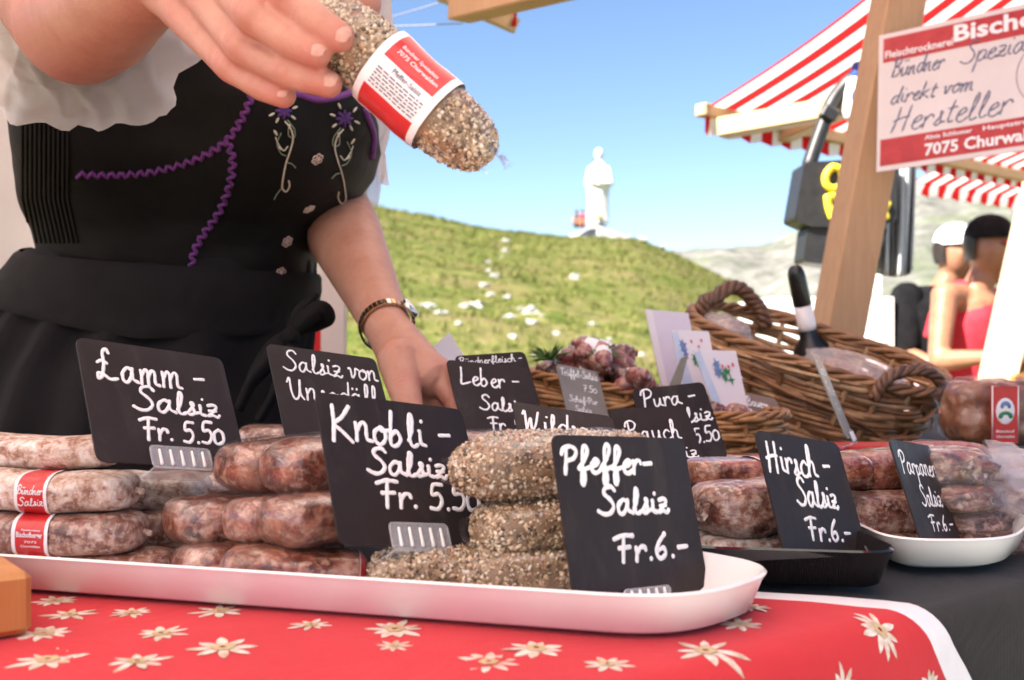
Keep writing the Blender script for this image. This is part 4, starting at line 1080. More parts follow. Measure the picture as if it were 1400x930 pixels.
fa.data.foreach_set('value', vals)
def nail(c1, c0, r, parent, flip=(0, -1, .35), s=1.0):
    t = (c1 - c0).normalized(); n = Vector(flip); n = (n - t * n.dot(t)).normalized(); b = t.cross(n)
    R = Matrix((t, b, n)).transposed(); m = MB()
    rows = []
    for i in range(9):                               # curved nail plate
        u = i / 8 * 2 - 1; row = []
        for j in range(9):
            v = j / 8 * 2 - 1; wd = .60 * r * (1 - .45 * abs(u) ** 4) * (1 - .22 * max(0, -u) ** 2 - .18 * max(0, u) ** 3)
            y = v * wd; zz = -(v * v) * wd * .42 - max(0, u - .4) * .0012
            row.append(c1 + R @ Vector((r * .18 + u * r * .72 * s, y, r * .955 + zz - max(0, u) ** 2 * r * .10)))
        rows.append(row)
    m.grid(rows, 0); return m.build('nail', M['nail'], parent)
for k in ('pinky', 'ring', 'middle', 'index'): nail(fing[k][3][0], fing[k][2][0], fing[k][3][1], wp)
nail(fl[0][3][0], fl[0][2][0], .0080, wp)
# face (above the frame) and hair
for sx in (-1, 1):
    m = MB(); m.ell(HC + Vector((sx * .030, -.082, .012)), (.012, .010, .008), nu=12, nv=8); e = m.build('eye', M['eye'], wp)
    m = MB(); m.ell(HC + Vector((sx * .030, -.0905, .012)), (.005, .003, .005), nu=10, nv=6); m.build('iris', M['iris'], e)
m = MB(); m.ell(HC + Vector((0, -.088, -.058)), (.022, .007, .006), nu=14, nv=6); m.build('mouth', M['lip'], wp)
m = MB(); rows = []
for i in range(12):
    a = radians(-35 + 125 * i / 11); row = []
    for k in range(28):
        t = 2 * pi * k / 28; f = 1 if not (sin(t) < -.35 and a < .75) else .86
        row.append(HC + Vector((.082 * f * cos(a) * cos(t), .006 + .104 * f * cos(a) * sin(t), .008 + .118 * sin(a))))
    rows.append(row)
m.grid(rows, 0, cu=True); m.ell(HC + Vector((0, .10, .03)), (.045, .045, .045)); m.build('hair', M['hair_blond'], wp)
# bodice
def loft(rings, nv, fold=0, fs=1.0, bust=True, seed=0, grow=0):
    rows = []
    for (c, a, b, yy) in rings:
        row = []
        for k in range(nv):
            t = 2 * pi * k / nv; x = a * cos(t); y = b * sin(t)
            e = 2.4; r = (abs(cos(t)) ** e + abs(sin(t)) ** e) ** (-1 / e); p = Vector((c.x + (a + grow) * r * cos(t), c.y + (b + grow) * r * sin(t), c.z))
            if bust and sin(t) < 0:
                for bx, bz in ((-.435, .205), (-.235, .195)):
                    p.y -= .052 * exp(-((p.x - bx) / .075) ** 2 - ((p.z - ZC - bz) / .085) ** 2)
            if fold:
                p += Vector((cos(t), sin(t), 0)) * fold * (nz((p.x * 7 * fs, p.y * 7 * fs, p.z * 16 * fs + seed)) + .5 * nz((p.x * 20 * fs, p.z * 34 * fs, seed + 4.)))
            row.append(p)
        rows.append(row)
    return rows
BR = [(415, 54, 428, 1.285, .122), (385, 50, 429, 1.28, .120), (350, 47, 430, 1.27, .120), (320, 44, 432, 1.258, .120), (295, 38, 458, 1.245, .122), (270, 33, 486, 1.23, .124), (240, 29, 505, 1.21, .124), (205, 26, 516, 1.19, .122), (170, 24, 514, 1.165, .118), (135, 26, 503, 1.145, .112), (100, 36, 488, 1.125, .106), (60, 50, 465, 1.105, .100), (20, 62, 445, 1.09, .094)]
def dense(rs, n=5):
    out = []
    for i in range(len(rs) - 1):
        for k in range(n): out.append(tuple(a + (b - a) * k / n for a, b in zip(rs[i], rs[i + 1])))
    out.append(rs[-1]); return out
rings = []
for py, l, r, d, b in dense(BR):
    l += 13; c = at((l + r) / 2, py, d); rings.append((c, (r - l) / 2 / F * d, b, py))
mb = MB(); mb.grid(loft(rings, 120, .0065), 0, cu=True)
bod = mb.build('bodice', M['dress'], wp)
so_ = bod.modifiers.new('th', 'SOLIDIFY'); so_.thickness = .0015
bv = bvh_of(bod)
def onb(px, py, off=.0008):
    p, n = hit(bv, px, py)
    return (p + n * off) if p else None
# smocked side panel (raised ribs)
mb = MB()
for k in range(11):
    pts = []
    for py in range(128, 336, 7):
        px = 31 + k * 6.2 + (py > 270) * (py - 270) * .22 - (py < 150) * 0
        q = onb(px, py, .0005)
        if q: pts.append(q)
    if len(pts) > 3: mb.tube(pts, .0016, 6)
if mb.v: mb.build('smocking', M['dress'], bod)
# rick-rack braid
def zigzag(path, amp, step):
    P = catmull([(a, b, 0) for a, b in path], 14); out = []; acc = 0; s = 1
    for i in range(1, len(P)):
        d = (P[i] - P[i - 1]); L = d.length; nrm = Vector((-d.y, d.x, 0)).normalized(); acc += L
        out.append((P[i].x + nrm.x * amp * sin(acc / step * pi), P[i].y + nrm.y * amp * sin(acc / step * pi)))
    return out
def stitch(path, r, mat, name, off=.0008, n=6, taper=False):
    m = MB(); pts = [onb(a, b, off) for a, b in path]; pts = [p for p in pts if p]
    if len(pts) < 2: return
    rr = r if not taper else [r * (.35 + .65 * sin(pi * (i + .5) / len(pts))) for i in range(len(pts))]
    m.tube(pts, rr, n); return m
for path in ([(103, 238), (150, 239), (200, 236), (250, 224), (290, 207), (315, 187), (332, 160), (345, 128), (350, 105)], [(311, 190), (318, 215), (316, 245), (302, 285), (280, 318), (265, 345), (262, 376)]):
    m = stitch(zigzag(path, 4.0, 6.6), .0022, None, 'braid', .0008)
    if m: m.build('braid', M['purple'], bod)
for path in ([(405, 128), (435, 136), (470, 130), (488, 118)], [(498, 150), (510, 185), (508, 215)]):
    m = stitch([(p.x, p.y) for p in catmull([(a, b, 0) for a, b in path], 8)], .0035, None, 'neckline_braid')
    if m: m.build('neckline_braid', M['purple'], bod)
# embroidered vines and flowers
def vine(ox, oy, mir, sc):
    def T(pts): return [(ox + mir * a * sc, oy + b * sc) for a, b in pts]
    for pts, mat, r in ([(8, 22), (16, 32), (20, 48), (16, 66), (10, 84), (6, 104), (4, 122), (10, 128), (15, 120), (14, 112)], 'cream_thread', .0009), \
                       ([(12, 20), (22, 34), (22, 46), (14, 44), (13, 34)], 'green_thread', .0007), ([(-6, 46), (-2, 56), (6, 66), (12, 60)], 'cream_thread', .0007), \
                       ([(10, 84), (18, 86), (24, 92)], 'green_thread', .0007), ([(4, 122), (-4, 132), (-8, 140)], 'green_thread', .0006), ([(2, 40), (-4, 56), (2, 70), (10, 74)], 'green_thread', .0006):
        m = stitch([(p.x, p.y) for p in catmull([(a, b, 0) for a, b in T(pts)], 6)], r, None, 'v')
        if m: m.build('embroidered_vine', M[mat], bod)
    m = MB(); pet = MB()
    for k in range(8):
        a = 2 * pi * k / 8
        q = stitch(T([(6 + 2 * cos(a), 6 + 2 * sin(a)), (6 + 8 * cos(a), 6 + 8 * sin(a)), (6 + 11 * cos(a), 6 + 11 * sin(a))]), .0022, None, 'p', .0006, taper=True)
        if q: m.add(q.v, q.f)
    if m.v: m.build('embroidered_flower', M['violet'], bod)
    for cx, cy, dx, dy in ((-7, -4, -4, -5), (-9, 10, -6, 3), (-2, 17, -3, 6), (18, 14, 5, 4), (20, 2, 6, -2), (12, -9, 3, -6), (-4, 42, -4, -6), (2, 64, -3, -4), (14, 32, 1, -5)):
        q = stitch(T([(cx, cy), (cx + dx * .5, cy + dy * .5), (cx + dx, cy + dy)]), .0014, None, 'p', .0008, taper=True)
        if q: pet.add(q.v, q.f)
    if pet.v: pet.build('embroidered_leaf', M['cream_thread'], bod)
vine(382, 146, 1, .90); vine(476, 156, -1, .95)
for px, py in ((433, 217), (422, 285), (392, 330), (383, 373)):
    p, n = hit(bv, px, py)
    if not p: continue
    z = n; x = Vector((1, 0, 0)); x = (x - z * x.dot(z)).normalized(); y = z.cross(x); m = MB()
    for k in range(6):
        a = 2 * pi * k / 6; c = p + z * .0012 + (x * cos(a) + y * sin(a)) * .0042; m.tube([c + (x * cos(b) + y * sin(b)) * .0021 for b in [2 * pi * j / 8 for j in range(8)]], .0009, 6, closed=True)
    m.ell(p + z * .0015, (.002, .002, .002), nu=8, nv=6); m.build('flower_button', M['button'], bod)
# skirt, apron, waistband
SK = [(348, 47, 430, 1.27, .122), (372, 30, 430, 1.275, .126), (400, 8, 426, 1.28, .134), (440, -22, 420, 1.29, .145), (500, -55, 416, 1.30, .165), (600, -85, 425, 1.30, .19), (750, -110, 440, 1.30, .21), (1000, -140, 470, 1.30, .24), (1320, -160, 500, 1.30, .27)]
rings = []
for py, l, r, d, b in dense(SK, 6):
    c = at((l + r) / 2, py, d); rings.append((c, (r - l) / 2 / F * d, b, py))
mb = MB(); rows = loft(rings, 120, .006, .8, False, 3)
for i, row in enumerate(rows):
    for k, p in enumerate(row):
        t = 2 * pi * k / 120; row[k] = p + Vector((cos(t), sin(t), 0)) * .008 * min(1, i / 20) * sin(t * 17 + 2 * sin(t * 3))
mb.grid(rows, 0, cu=True); sk = mb.build('skirt', M['apron'], wp)
rows = []
for j in range(14):
    q = j / 13; row = []
    for k in range(120):
        t = 2 * pi * k / 120; fx = .5 + .5 * cos(t); front = max(0, -sin(t))
        # band drops towards the wearer's left like in the photo
        pyu = 338 + 36 * fx ** .6 + 8 * front; pyl = 392 + 58 * min(1, fx * 1.6) ** .8 + 14 * front
        py = pyu + (pyl - pyu) * q
        l, r, d, b = [interp([(s_[0], s_[i]) for s_ in (SK if py > 348 else [BR[3][:1] + BR[3][1:], SK[0]])], py) for i in (1, 2, 3, 4)]
        c = at((l + r) / 2, py, d); a = (r - l) / 2 / F * d; e = 2.4; rr = (abs(cos(t)) ** e + abs(sin(t)) ** e) ** (-1 / e)
        g_ = .006 + .002 * sin(pi * q) + .0012 * nz((cos(t) * 9, sin(t) * 9, q * 5)) - (.003 if j in (0, 13) else 0)
        row.append(Vector((c.x + (a + g_) * rr * cos(t), c.y + (b + g_) * rr * sin(t), c.z)))
    rows.append(row)
mb = MB(); mb.grid(rows, 0, cu=True); wb = mb.build('apron_waistband', M['apron'], wp)
def ribbon(path, wd, name, up=(0, 0, 1)):
    P = catmull(path, 8); m = MB(); rows = []
    for i, p in enumerate(P):
        t = (P[min(i + 1, len(P) - 1)] - P[max(i - 1, 0)]).normalized(); u = Vector((0, -1, 0)).cross(t).normalized()
        q = i / (len(P) - 1); w2 = wd * (.45 + .55 * sin(pi * min(1, q * 1.3 + .08))) / 2
        rows.append([p + u * w2 * v + Vector((0, -.004 * cos(v * 3) + .002 * sin(q * 9 + v * 2), 0)) for v in (-1, -.6, -.2, .2, .6, 1)])
    m.grid(rows, 0); o = m.build(name, M['apron'], wp); s_ = o.modifiers.new('t', 'SOLIDIFY'); s_.thickness = .0015; return o
dk = 1.135
ribbon([at(398, 458, dk), at(418, 436, dk - .01), at(438, 424, dk - .005), at(447, 436, dk + .005), at(434, 446, dk + .01), at(410, 452, dk)], .019, 'apron_bow')
ribbon([at(398, 458, dk), at(408, 430, dk), at(428, 408, dk + .01), at(434, 402, dk + .02)], .013, 'apron_bow')
ribbon([at(396, 458, dk), at(372, 482, dk - .01), at(345, 520, dk - .01), at(325, 560, dk)], .022, 'apron_tie')
ribbon([at(400, 460, dk), at(392, 500, dk - .01), at(375, 540, dk - .01), at(352, 575, dk)], .020, 'apron_tie')
mb = MB(); mb.ell(at(398, 458, dk - .005), (.009, .007, .009), nu=14, nv=10); mb.build('apron_knot', M['apron'], wp)
# blouse sleeves
def sleeve(p0, p1, prof, ruff, seed, name='blouse_sleeve'):
    ax = (p1 - p0); L = ax.length; ax.normalize(); x = ax.orthogonal().normalized(); y = ax.cross(x); rows = []
    P = dense(prof, 8)
    for i, (q, r) in enumerate(P):
        row = []
        fl_ = max(0, (q - .72) / .28)
        for k in range(96):
            t = 2 * pi * k / 96
            rr = r * (1 + .05 * nz((cos(t) * 2.4, sin(t) * 2.4, q * 5 + seed)) + .028 * sin(t * 17 + 3 * nz((q * 4, cos(t), seed)))) + ruff * fl_ * sin(t * 7 + 1.4 * sin(t * 2 + seed)) + .004 * nz((cos(t) * 9, sin(t) * 9, q * 14 + seed))
            row.append(p0 + ax * (L * q + fl_ * .012 * sin(t * 7 + 1 + seed) + .010 * fl_ * nz((cos(t) * 3, sin(t) * 3, seed))) + (x * cos(t) + y * sin(t)) * rr)
        rows.append(row)
    mb = MB(); mb.grid(rows, 0, cu=True); return mb.build(name, M['gauze'], wp)
sleeve(SHR + Vector((.01, .02, .02)), elR + Vector((.004, .012, -.004)), [(0, .066), (.25, .082), (.5, .086), (.68, .080), (.74, .076), (.86, .084), (.98, .088)], .008, 2)
sleeve(SHL + Vector((-.005, 0, .01)), elL + Vector((.0, 0, .008)), [(0, .060), (.3, .070), (.6, .070), (.75, .060), (.8, .062), (.92, .066)], .006, 5)
# watch bracelet: belongs on the arm but lifts off
wd_ = (wrL - elL).normalized(); xw = wd_.orthogonal().normalized(); yw = wd_.cross(xw); cw = elL.lerp(wrL, .97)
wt = thing('wristwatch', 'two-tone metal bracelet watch on the lowered wrist', 'watch', cw)
mb = MB(); NB = 36
for k in range(NB):
    a = 2 * pi * k / NB; r_ = .0262; c = cw + (xw * cos(a) + yw * sin(a)) * r_
    n_ = (xw * cos(a) + yw * sin(a)); t_ = wd_.cross(n_); mb.box(c, (.0040, .0085, .0022), Matrix((t_, wd_, n_)).transposed(), mi=k % 2)
mb.build('bracelet', [M['metal'], M['gold']], wt, smooth=False)
best = max(range(36), key=lambda k: (xw * cos(k * pi / 18) + yw * sin(k * pi / 18)).dot(Vector((.75, -.3, .35))))
n_ = xw * cos(best * pi / 18) + yw * sin(best * pi / 18); mb = MB(); mb.tube([cw + n_ * .0255, cw + n_ * .031], .0105, 20, caps=False); ws = mb.build('watch_case', M['metal'], wt)
mb = MB(); mb.tube([cw + n_ * .0310, cw + n_ * .0314], .0088, 20, caps=False); mb.build('watch_dial', M['white_paint'], ws)
pal = MB()
for k in range(6): pal.box((-.40, 1.0 + k * .12, .108), (1.1, .10, .022))
for k in (-.45, 0, .45): pal.box((-.40 + k, 1.3, .0485), (.09, .66, .095))
tag(pal.build('wooden_pallet', M['post'], smooth=False), 'wooden pallet the stallholder stands on behind the table', 'pallet')

# ------------------------------------------------------------------ our stall: wall, canopy, post, beams, banner
def slab(mb, pts, th=.004, mi=0):
    a, b, c = [Vector(p) for p in pts[:3]]; n = (b - a).cross(c - a).normalized() * th; k = len(pts)
    mb.add([Vector(p) for p in pts] + [Vector(p) + n for p in pts], [tuple(range(k)), tuple(reversed(range(k, 2 * k)))] + [(i, (i + 1) % k, (i + 1) % k + k, i + k) for i in range(k)], mi)
dW = 1.95
wl = thing('canvas_wall', 'pinkish white canvas wall with a red lower part behind the stallholder', 'wall', at(100, 600, dW))
def wpt(px, z, d=dW): p = at(px, 465, d); p.z = z; return p
zL = ZC + (465 - 376) / F * dW; zR = ZC + (465 - 452) / F * dW
xs = [-700, -350, 0, 220, 300, 380, 444]
mb = MB()
def wtop(px): return zL + (zR - zL) * max(0, min(1, px / 440))
cols = [(-700 + (1144) * i / 90) for i in range(91)]
def ww(px, z): p = wpt(px, z); p.y += .012 * sin(px * .05) + .01 * nz((px * .01, z * 2, 0)); return p
rows = [[ww(c, .15 + (wtop(c) - .15) * j / 8) for c in cols] for j in range(9)]; rows2 = [[ww(c, wtop(c) + (1.78 - wtop(c)) * j / 8) for c in cols] for j in range(9)]
mb.grid(rows, 0); mb.build('lower_canvas', M['wall_red'], wl)
mb = MB(); mb.grid(rows2, 0); mb.build('upper_canvas', M['wall_white'], wl)
mb = MB(); a = wpt(459, 0); mb.box((a.x, a.y - .02, .88), (.040, .035, 1.76)); mb.build('edge_post', M['wall_white'], wl, smooth=False)

cp = thing('stall_canopy', 'red and white striped canopy over the sausage stall', 'canopy', (-.6, .5, 2.1))
def cz(y): return 1.90 + (1.98 - y) * .27 if y > .2 else 1.90 + 1.78 * .27 - (.2 - y) * .30
mb = MB(); ys = [-1.5 + 3.48 * i / 24 for i in range(25)]
xs = [-3.2 + .12 * i for i in range(33)]
mb.grid([[(x, y, cz(y) + .012 * sin(x * 9) * sin(y * 3)) for x in xs] for y in ys], lambda i, j: 1 if j % 4 == 3 else 0)
cc = mb.build('canopy_canvas', [M['canopy_white'], M['stripe_red']], cp)
def beam(mb, p, q, w_, h, roll=None):
    p = Vector(p); q = Vector(q); t = (q - p); L = t.length; t.normalize(); up = Vector((0, 0, 1)); s_ = t.cross(up).normalized(); u = s_.cross(t)
    mb.box((p + q) / 2, (w_, L, h), Matrix((s_, t, u)).transposed(), bev=.003)
def beamobj(name, p, q, w_, h, mat, parent):
    m = MB(); beam(m, p, q, w_, h); o = m.build(name, M[mat], parent, smooth=False); fixn(o); return o
beamobj('rafter', at(628, 14, 2.02), at(835, -38, 1.62), .05, .042, 'post', cp)
beamobj('cross_beam', at(597, -12, 2.10), at(702, 33, 2.04), .045, .030, 'post_pale', cp)
beamobj('cross_beam', at(-900, -30, 2.0), at(640, -22, 2.06), .05, .03, 'post', cp)
mb = MB(); slab(mb, [at(622, -14, 2.00), at(640, -14, 2.00), at(641, 9, 2.01), at(630, 10, 2.01)], .006); slab(mb, [at(700, 14, 2.03), at(707, 12, 2.03), at(706, 34, 2.03), at(700, 36, 2.03)], .006); mb.build('strap', M['stripe_red'], cp, smooth=False)
for i, (a, b) in enumerate((((380, 55, 2.6), (632, -6, 2.06)), ((380, 27, 2.6), (632, 32, 2.06)))):
    mb = MB(); A_, B_ = at(*a), at(*b); mb.tube([A_.lerp(B_, t / 6) - Vector((0, 0, .01 * sin(pi * t / 6))) for t in range(7)], .0012, 6)
    tag(mb.build('guy_cord', M['cord']), ('upper' if i == 0 else 'lower') + ' thin cord crossing the sky to the beam end', 'cord')

np_ = thing('wooden_post', 'leaning planed wooden post carrying the banner, behind the large basket', 'post', at(1143, 465, 1.93))
pb = at(1143.5, 460, 1.93); pt = at(1228.5, 0, 1.93); dr = (pt - pb)
lo_ = pb - dr * ((pb.z - .02) / dr.z); hi_ = pb + dr * ((1.93 - pb.z) / dr.z)
m = MB(); t = dr.normalized(); s_ = Vector((cos(.25), sin(.25), 0)); s_ = (s_ - t * s_.dot(t)).normalized(); n_ = t.cross(s_)
m.box((lo_ + hi_) / 2, (.076, .06, (hi_ - lo_).length), Matrix((s_, -n_, t)).transposed(), bev=.003); q = m.build('shaft', M['post'], np_, smooth=False); fixn(q)

bp = ((0.7163, 1.8, 0.4104), (-0.648, -0.225, -0.057), 0.2322, 0.2505)
Mx = Matrix.Translation(Vector((bp[0][0], bp[0][1], ZC + bp[0][2]))) @ euler_rot(bp[1]).to_4x4()
bn = thing('banner_sign', 'pale banner with red bands and blue script naming the producer', 'sign', Mx)
bw, bh = bp[2], bp[3]; X0, X1 = -bw / 2, -bw / 2 + bw * 1.75     # runs on to the right, past the frame
def bq(mb, u0, u1, v0, v1, y, mi=0, nx=1):
    for i in range(nx):
        a = X0 + (u0 + (u1 - u0) * i / nx) * bw; b = X0 + (u0 + (u1 - u0) * (i + 1) / nx) * bw
        mb.add([(a, y, bh / 2 - v1 * bh), (b, y, bh / 2 - v1 * bh), (b, y, bh / 2 - v0 * bh), (a, y, bh / 2 - v0 * bh)], [(0, 1, 2, 3)], mi)
mb = MB(); plate(mb, [(X0, -bh / 2), (X1, -bh / 2), (X1, bh / 2), (X0, bh / 2)], 0, .0025); sh = mb.build('sheet', M['banner'], bn, smooth=False, world=False); fixn(sh)
mb = MB(); bq(mb, .035, 1.72, .035, .215, -.0006); bq(mb, .025, 1.72, .775, .965, -.0006); mb.build('red_band', M['banner_red'], sh, smooth=False, world=False)
def btext(body, u0, u1, v, cap, mat, bold=0., shear=0.):
    pts, fs = textfit(body, X0 + u0 * bw, X0 + u1 * bw, bh / 2 - v * bh, cap * bh, bold, shear)
    m = MB(); m.add([(x, -.0012, y) for x, y in pts], fs); m.build('lettering', mat, sh, smooth=False, world=False)
btext('Fleischtrocknerei', .05, .53, .185, .052, M['label_white'], .02)
btext('Bischofberger', .535, 1.70, .165, .115, M['label_white'], .03)
btext('Alois Schlosser', .34, .66, .825, .030, M['label_white'], .02); btext('Hauptstrasse', .73, 1.1, .825, .030, M['label_white'], .02)
btext('7075 Churwalden', .34, 1.18, .935, .078, M['label_white'], .03)
def bscript(text, u0, u1, v, cap):
    m = MB()
    for q in layout(text, u0 * bw, u1 * bw, cap * bh, .34):
        pts = catmull([(X0 + p[0], -.0006, bh / 2 - v * bh + p[1]) for p in q], 6)
        k = len(pts); m.tube(pts, [.0007 + .0007 * abs(sin(i * .5)) for i in range(k)], 5)
    m.build('script_lettering', M['ink_blue'], sh, world=False)
bscript('Bündner', .10, .47, .335, .13); bscript('Spezialität.', .58, 1.30, .335, .14)
bscript('direkt vom', .10, .66, .53, .12); bscript('Hersteller', .10, .92, .735, .18)
mb = MB(); cx, cy = X0 + 1.14 * bw, bh / 2 - .50 * bh
mb.tube([(cx + .045 * cos(2 * pi * k / 48), -.0006, cy + .055 * sin(2 * pi * k / 48)) for k in range(48)], .0005, 5, closed=True); mb.build('printed_ring', M['ink'], sh, world=False)
mb = MB(); mb.ell((cx - .005, 0, cy + .006), (.026, .0016, .022), nu=16, nv=8); mb.build('printed_plant', M['print_green'], sh, world=False)

# ------------------------------------------------------------------ baskets
def basket(name, label, Mx, a, b, h, flare, nst, rows_, rt, mats, handles=0, group=None, rimr=.010, seed=0, e=2.3, dip=0):
    root = thing(name, label, 'basket', Mx, group); rnd = random.Random(seed)
    def rim(t, q, off=0):
        k = (1 - flare) + flare * q ** .8; r = (abs(cos(t)) ** e + abs(sin(t)) ** e) ** (-1 / e)
        return Vector(((a * k + off) * r * cos(t), (b * k + off) * r * sin(t), h * q * (1 - dip * sin(t) ** 2)))
    mb = MB(); N = nst * 4
    for i in range(rows_):
        q = (i + .5) / rows_ * .97; ph = i % 2
        for strand in range(2):
            a0 = rnd.uniform(0, 2 * pi); pts = []; span = N
            for j in range(span + 1):
                t = a0 + 2 * pi * j / N
                w_ = cos(t * nst / 3 + i * 2.1 + strand * .5) * (rt * 1.35)
                pts.append(rim(t, q + (strand - .5) * .5 / rows_ + .035 * sin(t * nst / 3 + i * 2.1 + 1.2) / 2 + .016 * nz((cos(t) * 3, sin(t) * 3, i + strand * 7 + seed)), w_))
            rr = rt * rnd.uniform(.75, 1.1)
            seg = 5                                     # each round is several rods
            cut = [int(span * k / seg) for k in range(seg + 1)]
            for k in range(seg): mb.tube(pts[cut[k]:cut[k + 1] + 1], [rr * rnd.uniform(.85, 1.1)] * (cut[k + 1] - cut[k] + 1), 6)
    mb.build('woven_side', M[mats[0]], root, world=False)
    mb = MB()
    for k in range(nst):
        t = 2 * pi * (k + .5) / nst; mb.tube([rim(t, q / 6) for q in range(7)], rt * .9, 6)
    mb.build('stakes', M[mats[0]], root, world=False)
    mb = MB()
    for s_ in range(3):
        pts = []
        for j in range(160):
            t = 2 * pi * j / 160; ph = t * nst * .5 + 2 * pi * s_ / 3; p = rim(t, 1.0, rimr * .75 * cos(ph)); p.z += rimr * .75 * sin(ph); pts.append(p)
        mb.tube(pts, rimr * .62, 7, closed=True)
    for s_ in range(nst // 2):                          # loose rods straying over the weave
        t0 = rnd.uniform(0, 2 * pi); q0 = rnd.uniform(.2, 1.0); dq = rnd.uniform(-.35, .35); dt = rnd.uniform(.5, 1.1)
        mb.tube([rim(t0 + dt * j / 9, max(.08, min(1.05, q0 + dq * j / 9)), rt * 2.3 + rt * sin(j * 1.3)) for j in range(10)], rt * rnd.uniform(.5, .8), 6)
    mb.build('plaited_rim', M[mats[1]], root, world=False)
    mb = MB(); n = 48
    for s_ in range(10):
        r0 = (s_ + 1) / 10; pts = [rim(2 * pi * j / n, .02) * r0 + Vector((0, 0, .003 + .002 * cos(j * pi / 2 + s_ * pi))) for j in range(n)]
        mb.tube(pts, rt * 1.1, 5, closed=True)
    mb.build('woven_base', M[mats[0]], root, world=False)
    for sx in ((-1, 1) if handles else ()):
        for s_ in range(1):
            m = MB()
            for tw in range(2):
                pts = []
                for j in range(33):
                    u = j / 32; y = (-.5 + u) * handles * 1.0; z = h + handles * .62 * sin(pi * u) ** .7; ph = u * 14 + tw * pi
                    pts.append(Vector((sx * (a * .97 + .25 * handles * sin(pi * u)) + .005 * cos(ph), y, z - .004 + .005 * sin(ph))))
                m.tube(pts, .0075, 8)
            m.build('handle', M[mats[2]], root, world=False)
    return root
# large basket, tipped so that its left end stands high (propped on a crate)
pa = at(955, 420, 1.60); pz = at(1292, 532, 1.42)
cx_ = (pa + pz) / 2; xax = (pz - pa).normalized(); 
yax = Vector((.34, .92, .20)); yax = (yax - xax * yax.dot(xax)).normalized(); zax = xax.cross(yax)
hB = .115; aB = (pz - pa).length / 2
Rb = Matrix((xax, yax, zax)).transposed()
cB = cx_ - zax * hB
BM = Matrix.Translation(cB) @ Rb.to_4x4()
bigb = basket('wicker_basket', 'large brown wicker basket with two looped handles, tipped beside the post', BM, aB, .115, hB, .20, 26, 9, .0042, ('wicker', 'wicker', 'wicker_dark'), seed=4, rimr=.0062)
def loop_handle(pts, r, d_=.006):
    P = catmull(pts, 10); m = MB()
    for tw in range(3):
        q = []
        for i, p in enumerate(P):
            t = (P[min(i + 1, len(P) - 1)] - P[max(0, i - 1)]).normalized(); x = t.cross(Vector((0, 1, 0))).normalized(); a = i * .42 + tw * 2 * pi / 3
            q.append(p + (x * cos(a) + Vector((0, 1, 0)) * sin(a)) * d_)
        m.tube(q, r, 7)
    m.build('handle', M['wicker_dark'], bigb)
loop_handle([at(958, 428, 1.57), at(964, 412, 1.57), at(976, 408, 1.58), at(996, 394, 1.60), at(1014, 396, 1.61), at(1030, 412, 1.62), at(1040, 425, 1.62), at(1046, 446, 1.62)], .0058)
loop_handle([at(1196, 545, 1.36), at(1206, 525, 1.36), at(1222, 512, 1.37), at(1250, 506, 1.38), at(1276, 512, 1.39), at(1290, 530, 1.40), at(1292, 548, 1.40)], .0045, .0042)
mb = MB(); pc = cB - xax * (aB * .45); mb.box((pc.x, pc.y + .01, (ZT + .006 + pc.z - .03) / 2), (.20, .15, max(.03, pc.z - .03 - ZT - .006)), Matrix.Rotation(.5, 3, 'Z'), bev=.003)
cr = mb.build('wooden_box', M['post'], smooth=False); fixn(cr); tag(cr, 'wooden box propping up the high end of the large basket', 'box')
# small basket with little sausages
sb = at(815, 575, 1.34); sb.z = ZT + .03
SBM = Matrix.Translation(sb) @ Matrix.Rotation(radians(-8), 4, 'Z') @ Matrix.Rotation(radians(9), 4, 'Y')
basket('wicker_basket', 'small golden wicker basket heaped with little red sausages', SBM, .095, .085, .060, .22, 18, 6, .0036, ('wicker_pale', 'wicker_pale', 'wicker_dark'), seed=8, rimr=.0042)
sb2 = at(1005, 612, 1.22); sb2.z = ZT + .006
basket('wicker_basket', 'small golden wicker basket between the Pura and Hirsch signs', Matrix.Translation(sb2) @ Matrix.Rotation(.5, 4, 'Z'), .055, .05, .055, .2, 14, 6, .0036, ('wicker_pale', 'wicker_pale', 'wicker_dark'), seed=9, rimr=.004)
mb = MB(); q = sb.copy(); mb.box((q.x, q.y, (ZT + .006 + sb.z) / 2 - .008), (.13, .11, .020), bev=.002); o = mb.build('wooden_board', M['board'], smooth=False); fixn(o); tag(o, 'small board under the basket of little red sausages', 'board')
# little sausages
rnd = random.Random(21)
def little(p, yaw, pit, label, group, L=.042, r=.0105):
    Mx = Matrix.Translation(p) @ Matrix.Rotation(yaw, 4, 'Z') @ Matrix.Rotation(pit, 4, 'Y')
    o = thing('little_sausage', label, 'sausage', Mx, group); m = MB()
    n = 12; prof = [(-.63, .02), (-.62, .45), (-.56, .35), (-.5, .5), (-.44, .85), (-.3, 1), (0, 1.04), (.3, 1), (.44, .85), (.5, .5), (.56, .35), (.62, .45), (.63, .02)]
    m.grid([[(L * u, r * k * cos(2 * pi * j / n) * (1 + .06 * nz((u * 3, j, p.x * 99))), r * k * sin(2 * pi * j / n)) for j in range(n)] for u, k in prof], 0, cu=True)
    m.build('casing', M['meat_dark'] if rnd.random() < .35 else M['mini'], o, world=False)
    if rnd.random() < .45:
        m = MB(); m.grid([[(L * u, (r * 1.06) * cos(2 * pi * j / n), r * 1.06 * sin(2 * pi * j / n)) for j in range(n)] for u in (-.16, .2)], 0, cu=True); m.build('label', M['label_white'], o, world=False)
M['mini'] = meat('small_red_sausage', [(.28, (.09, .015, .016)), (.45, (.20, .040, .038)), (.62, (.30, .085, .075)), (.8, (.44, .22, .19))], .9, 70)
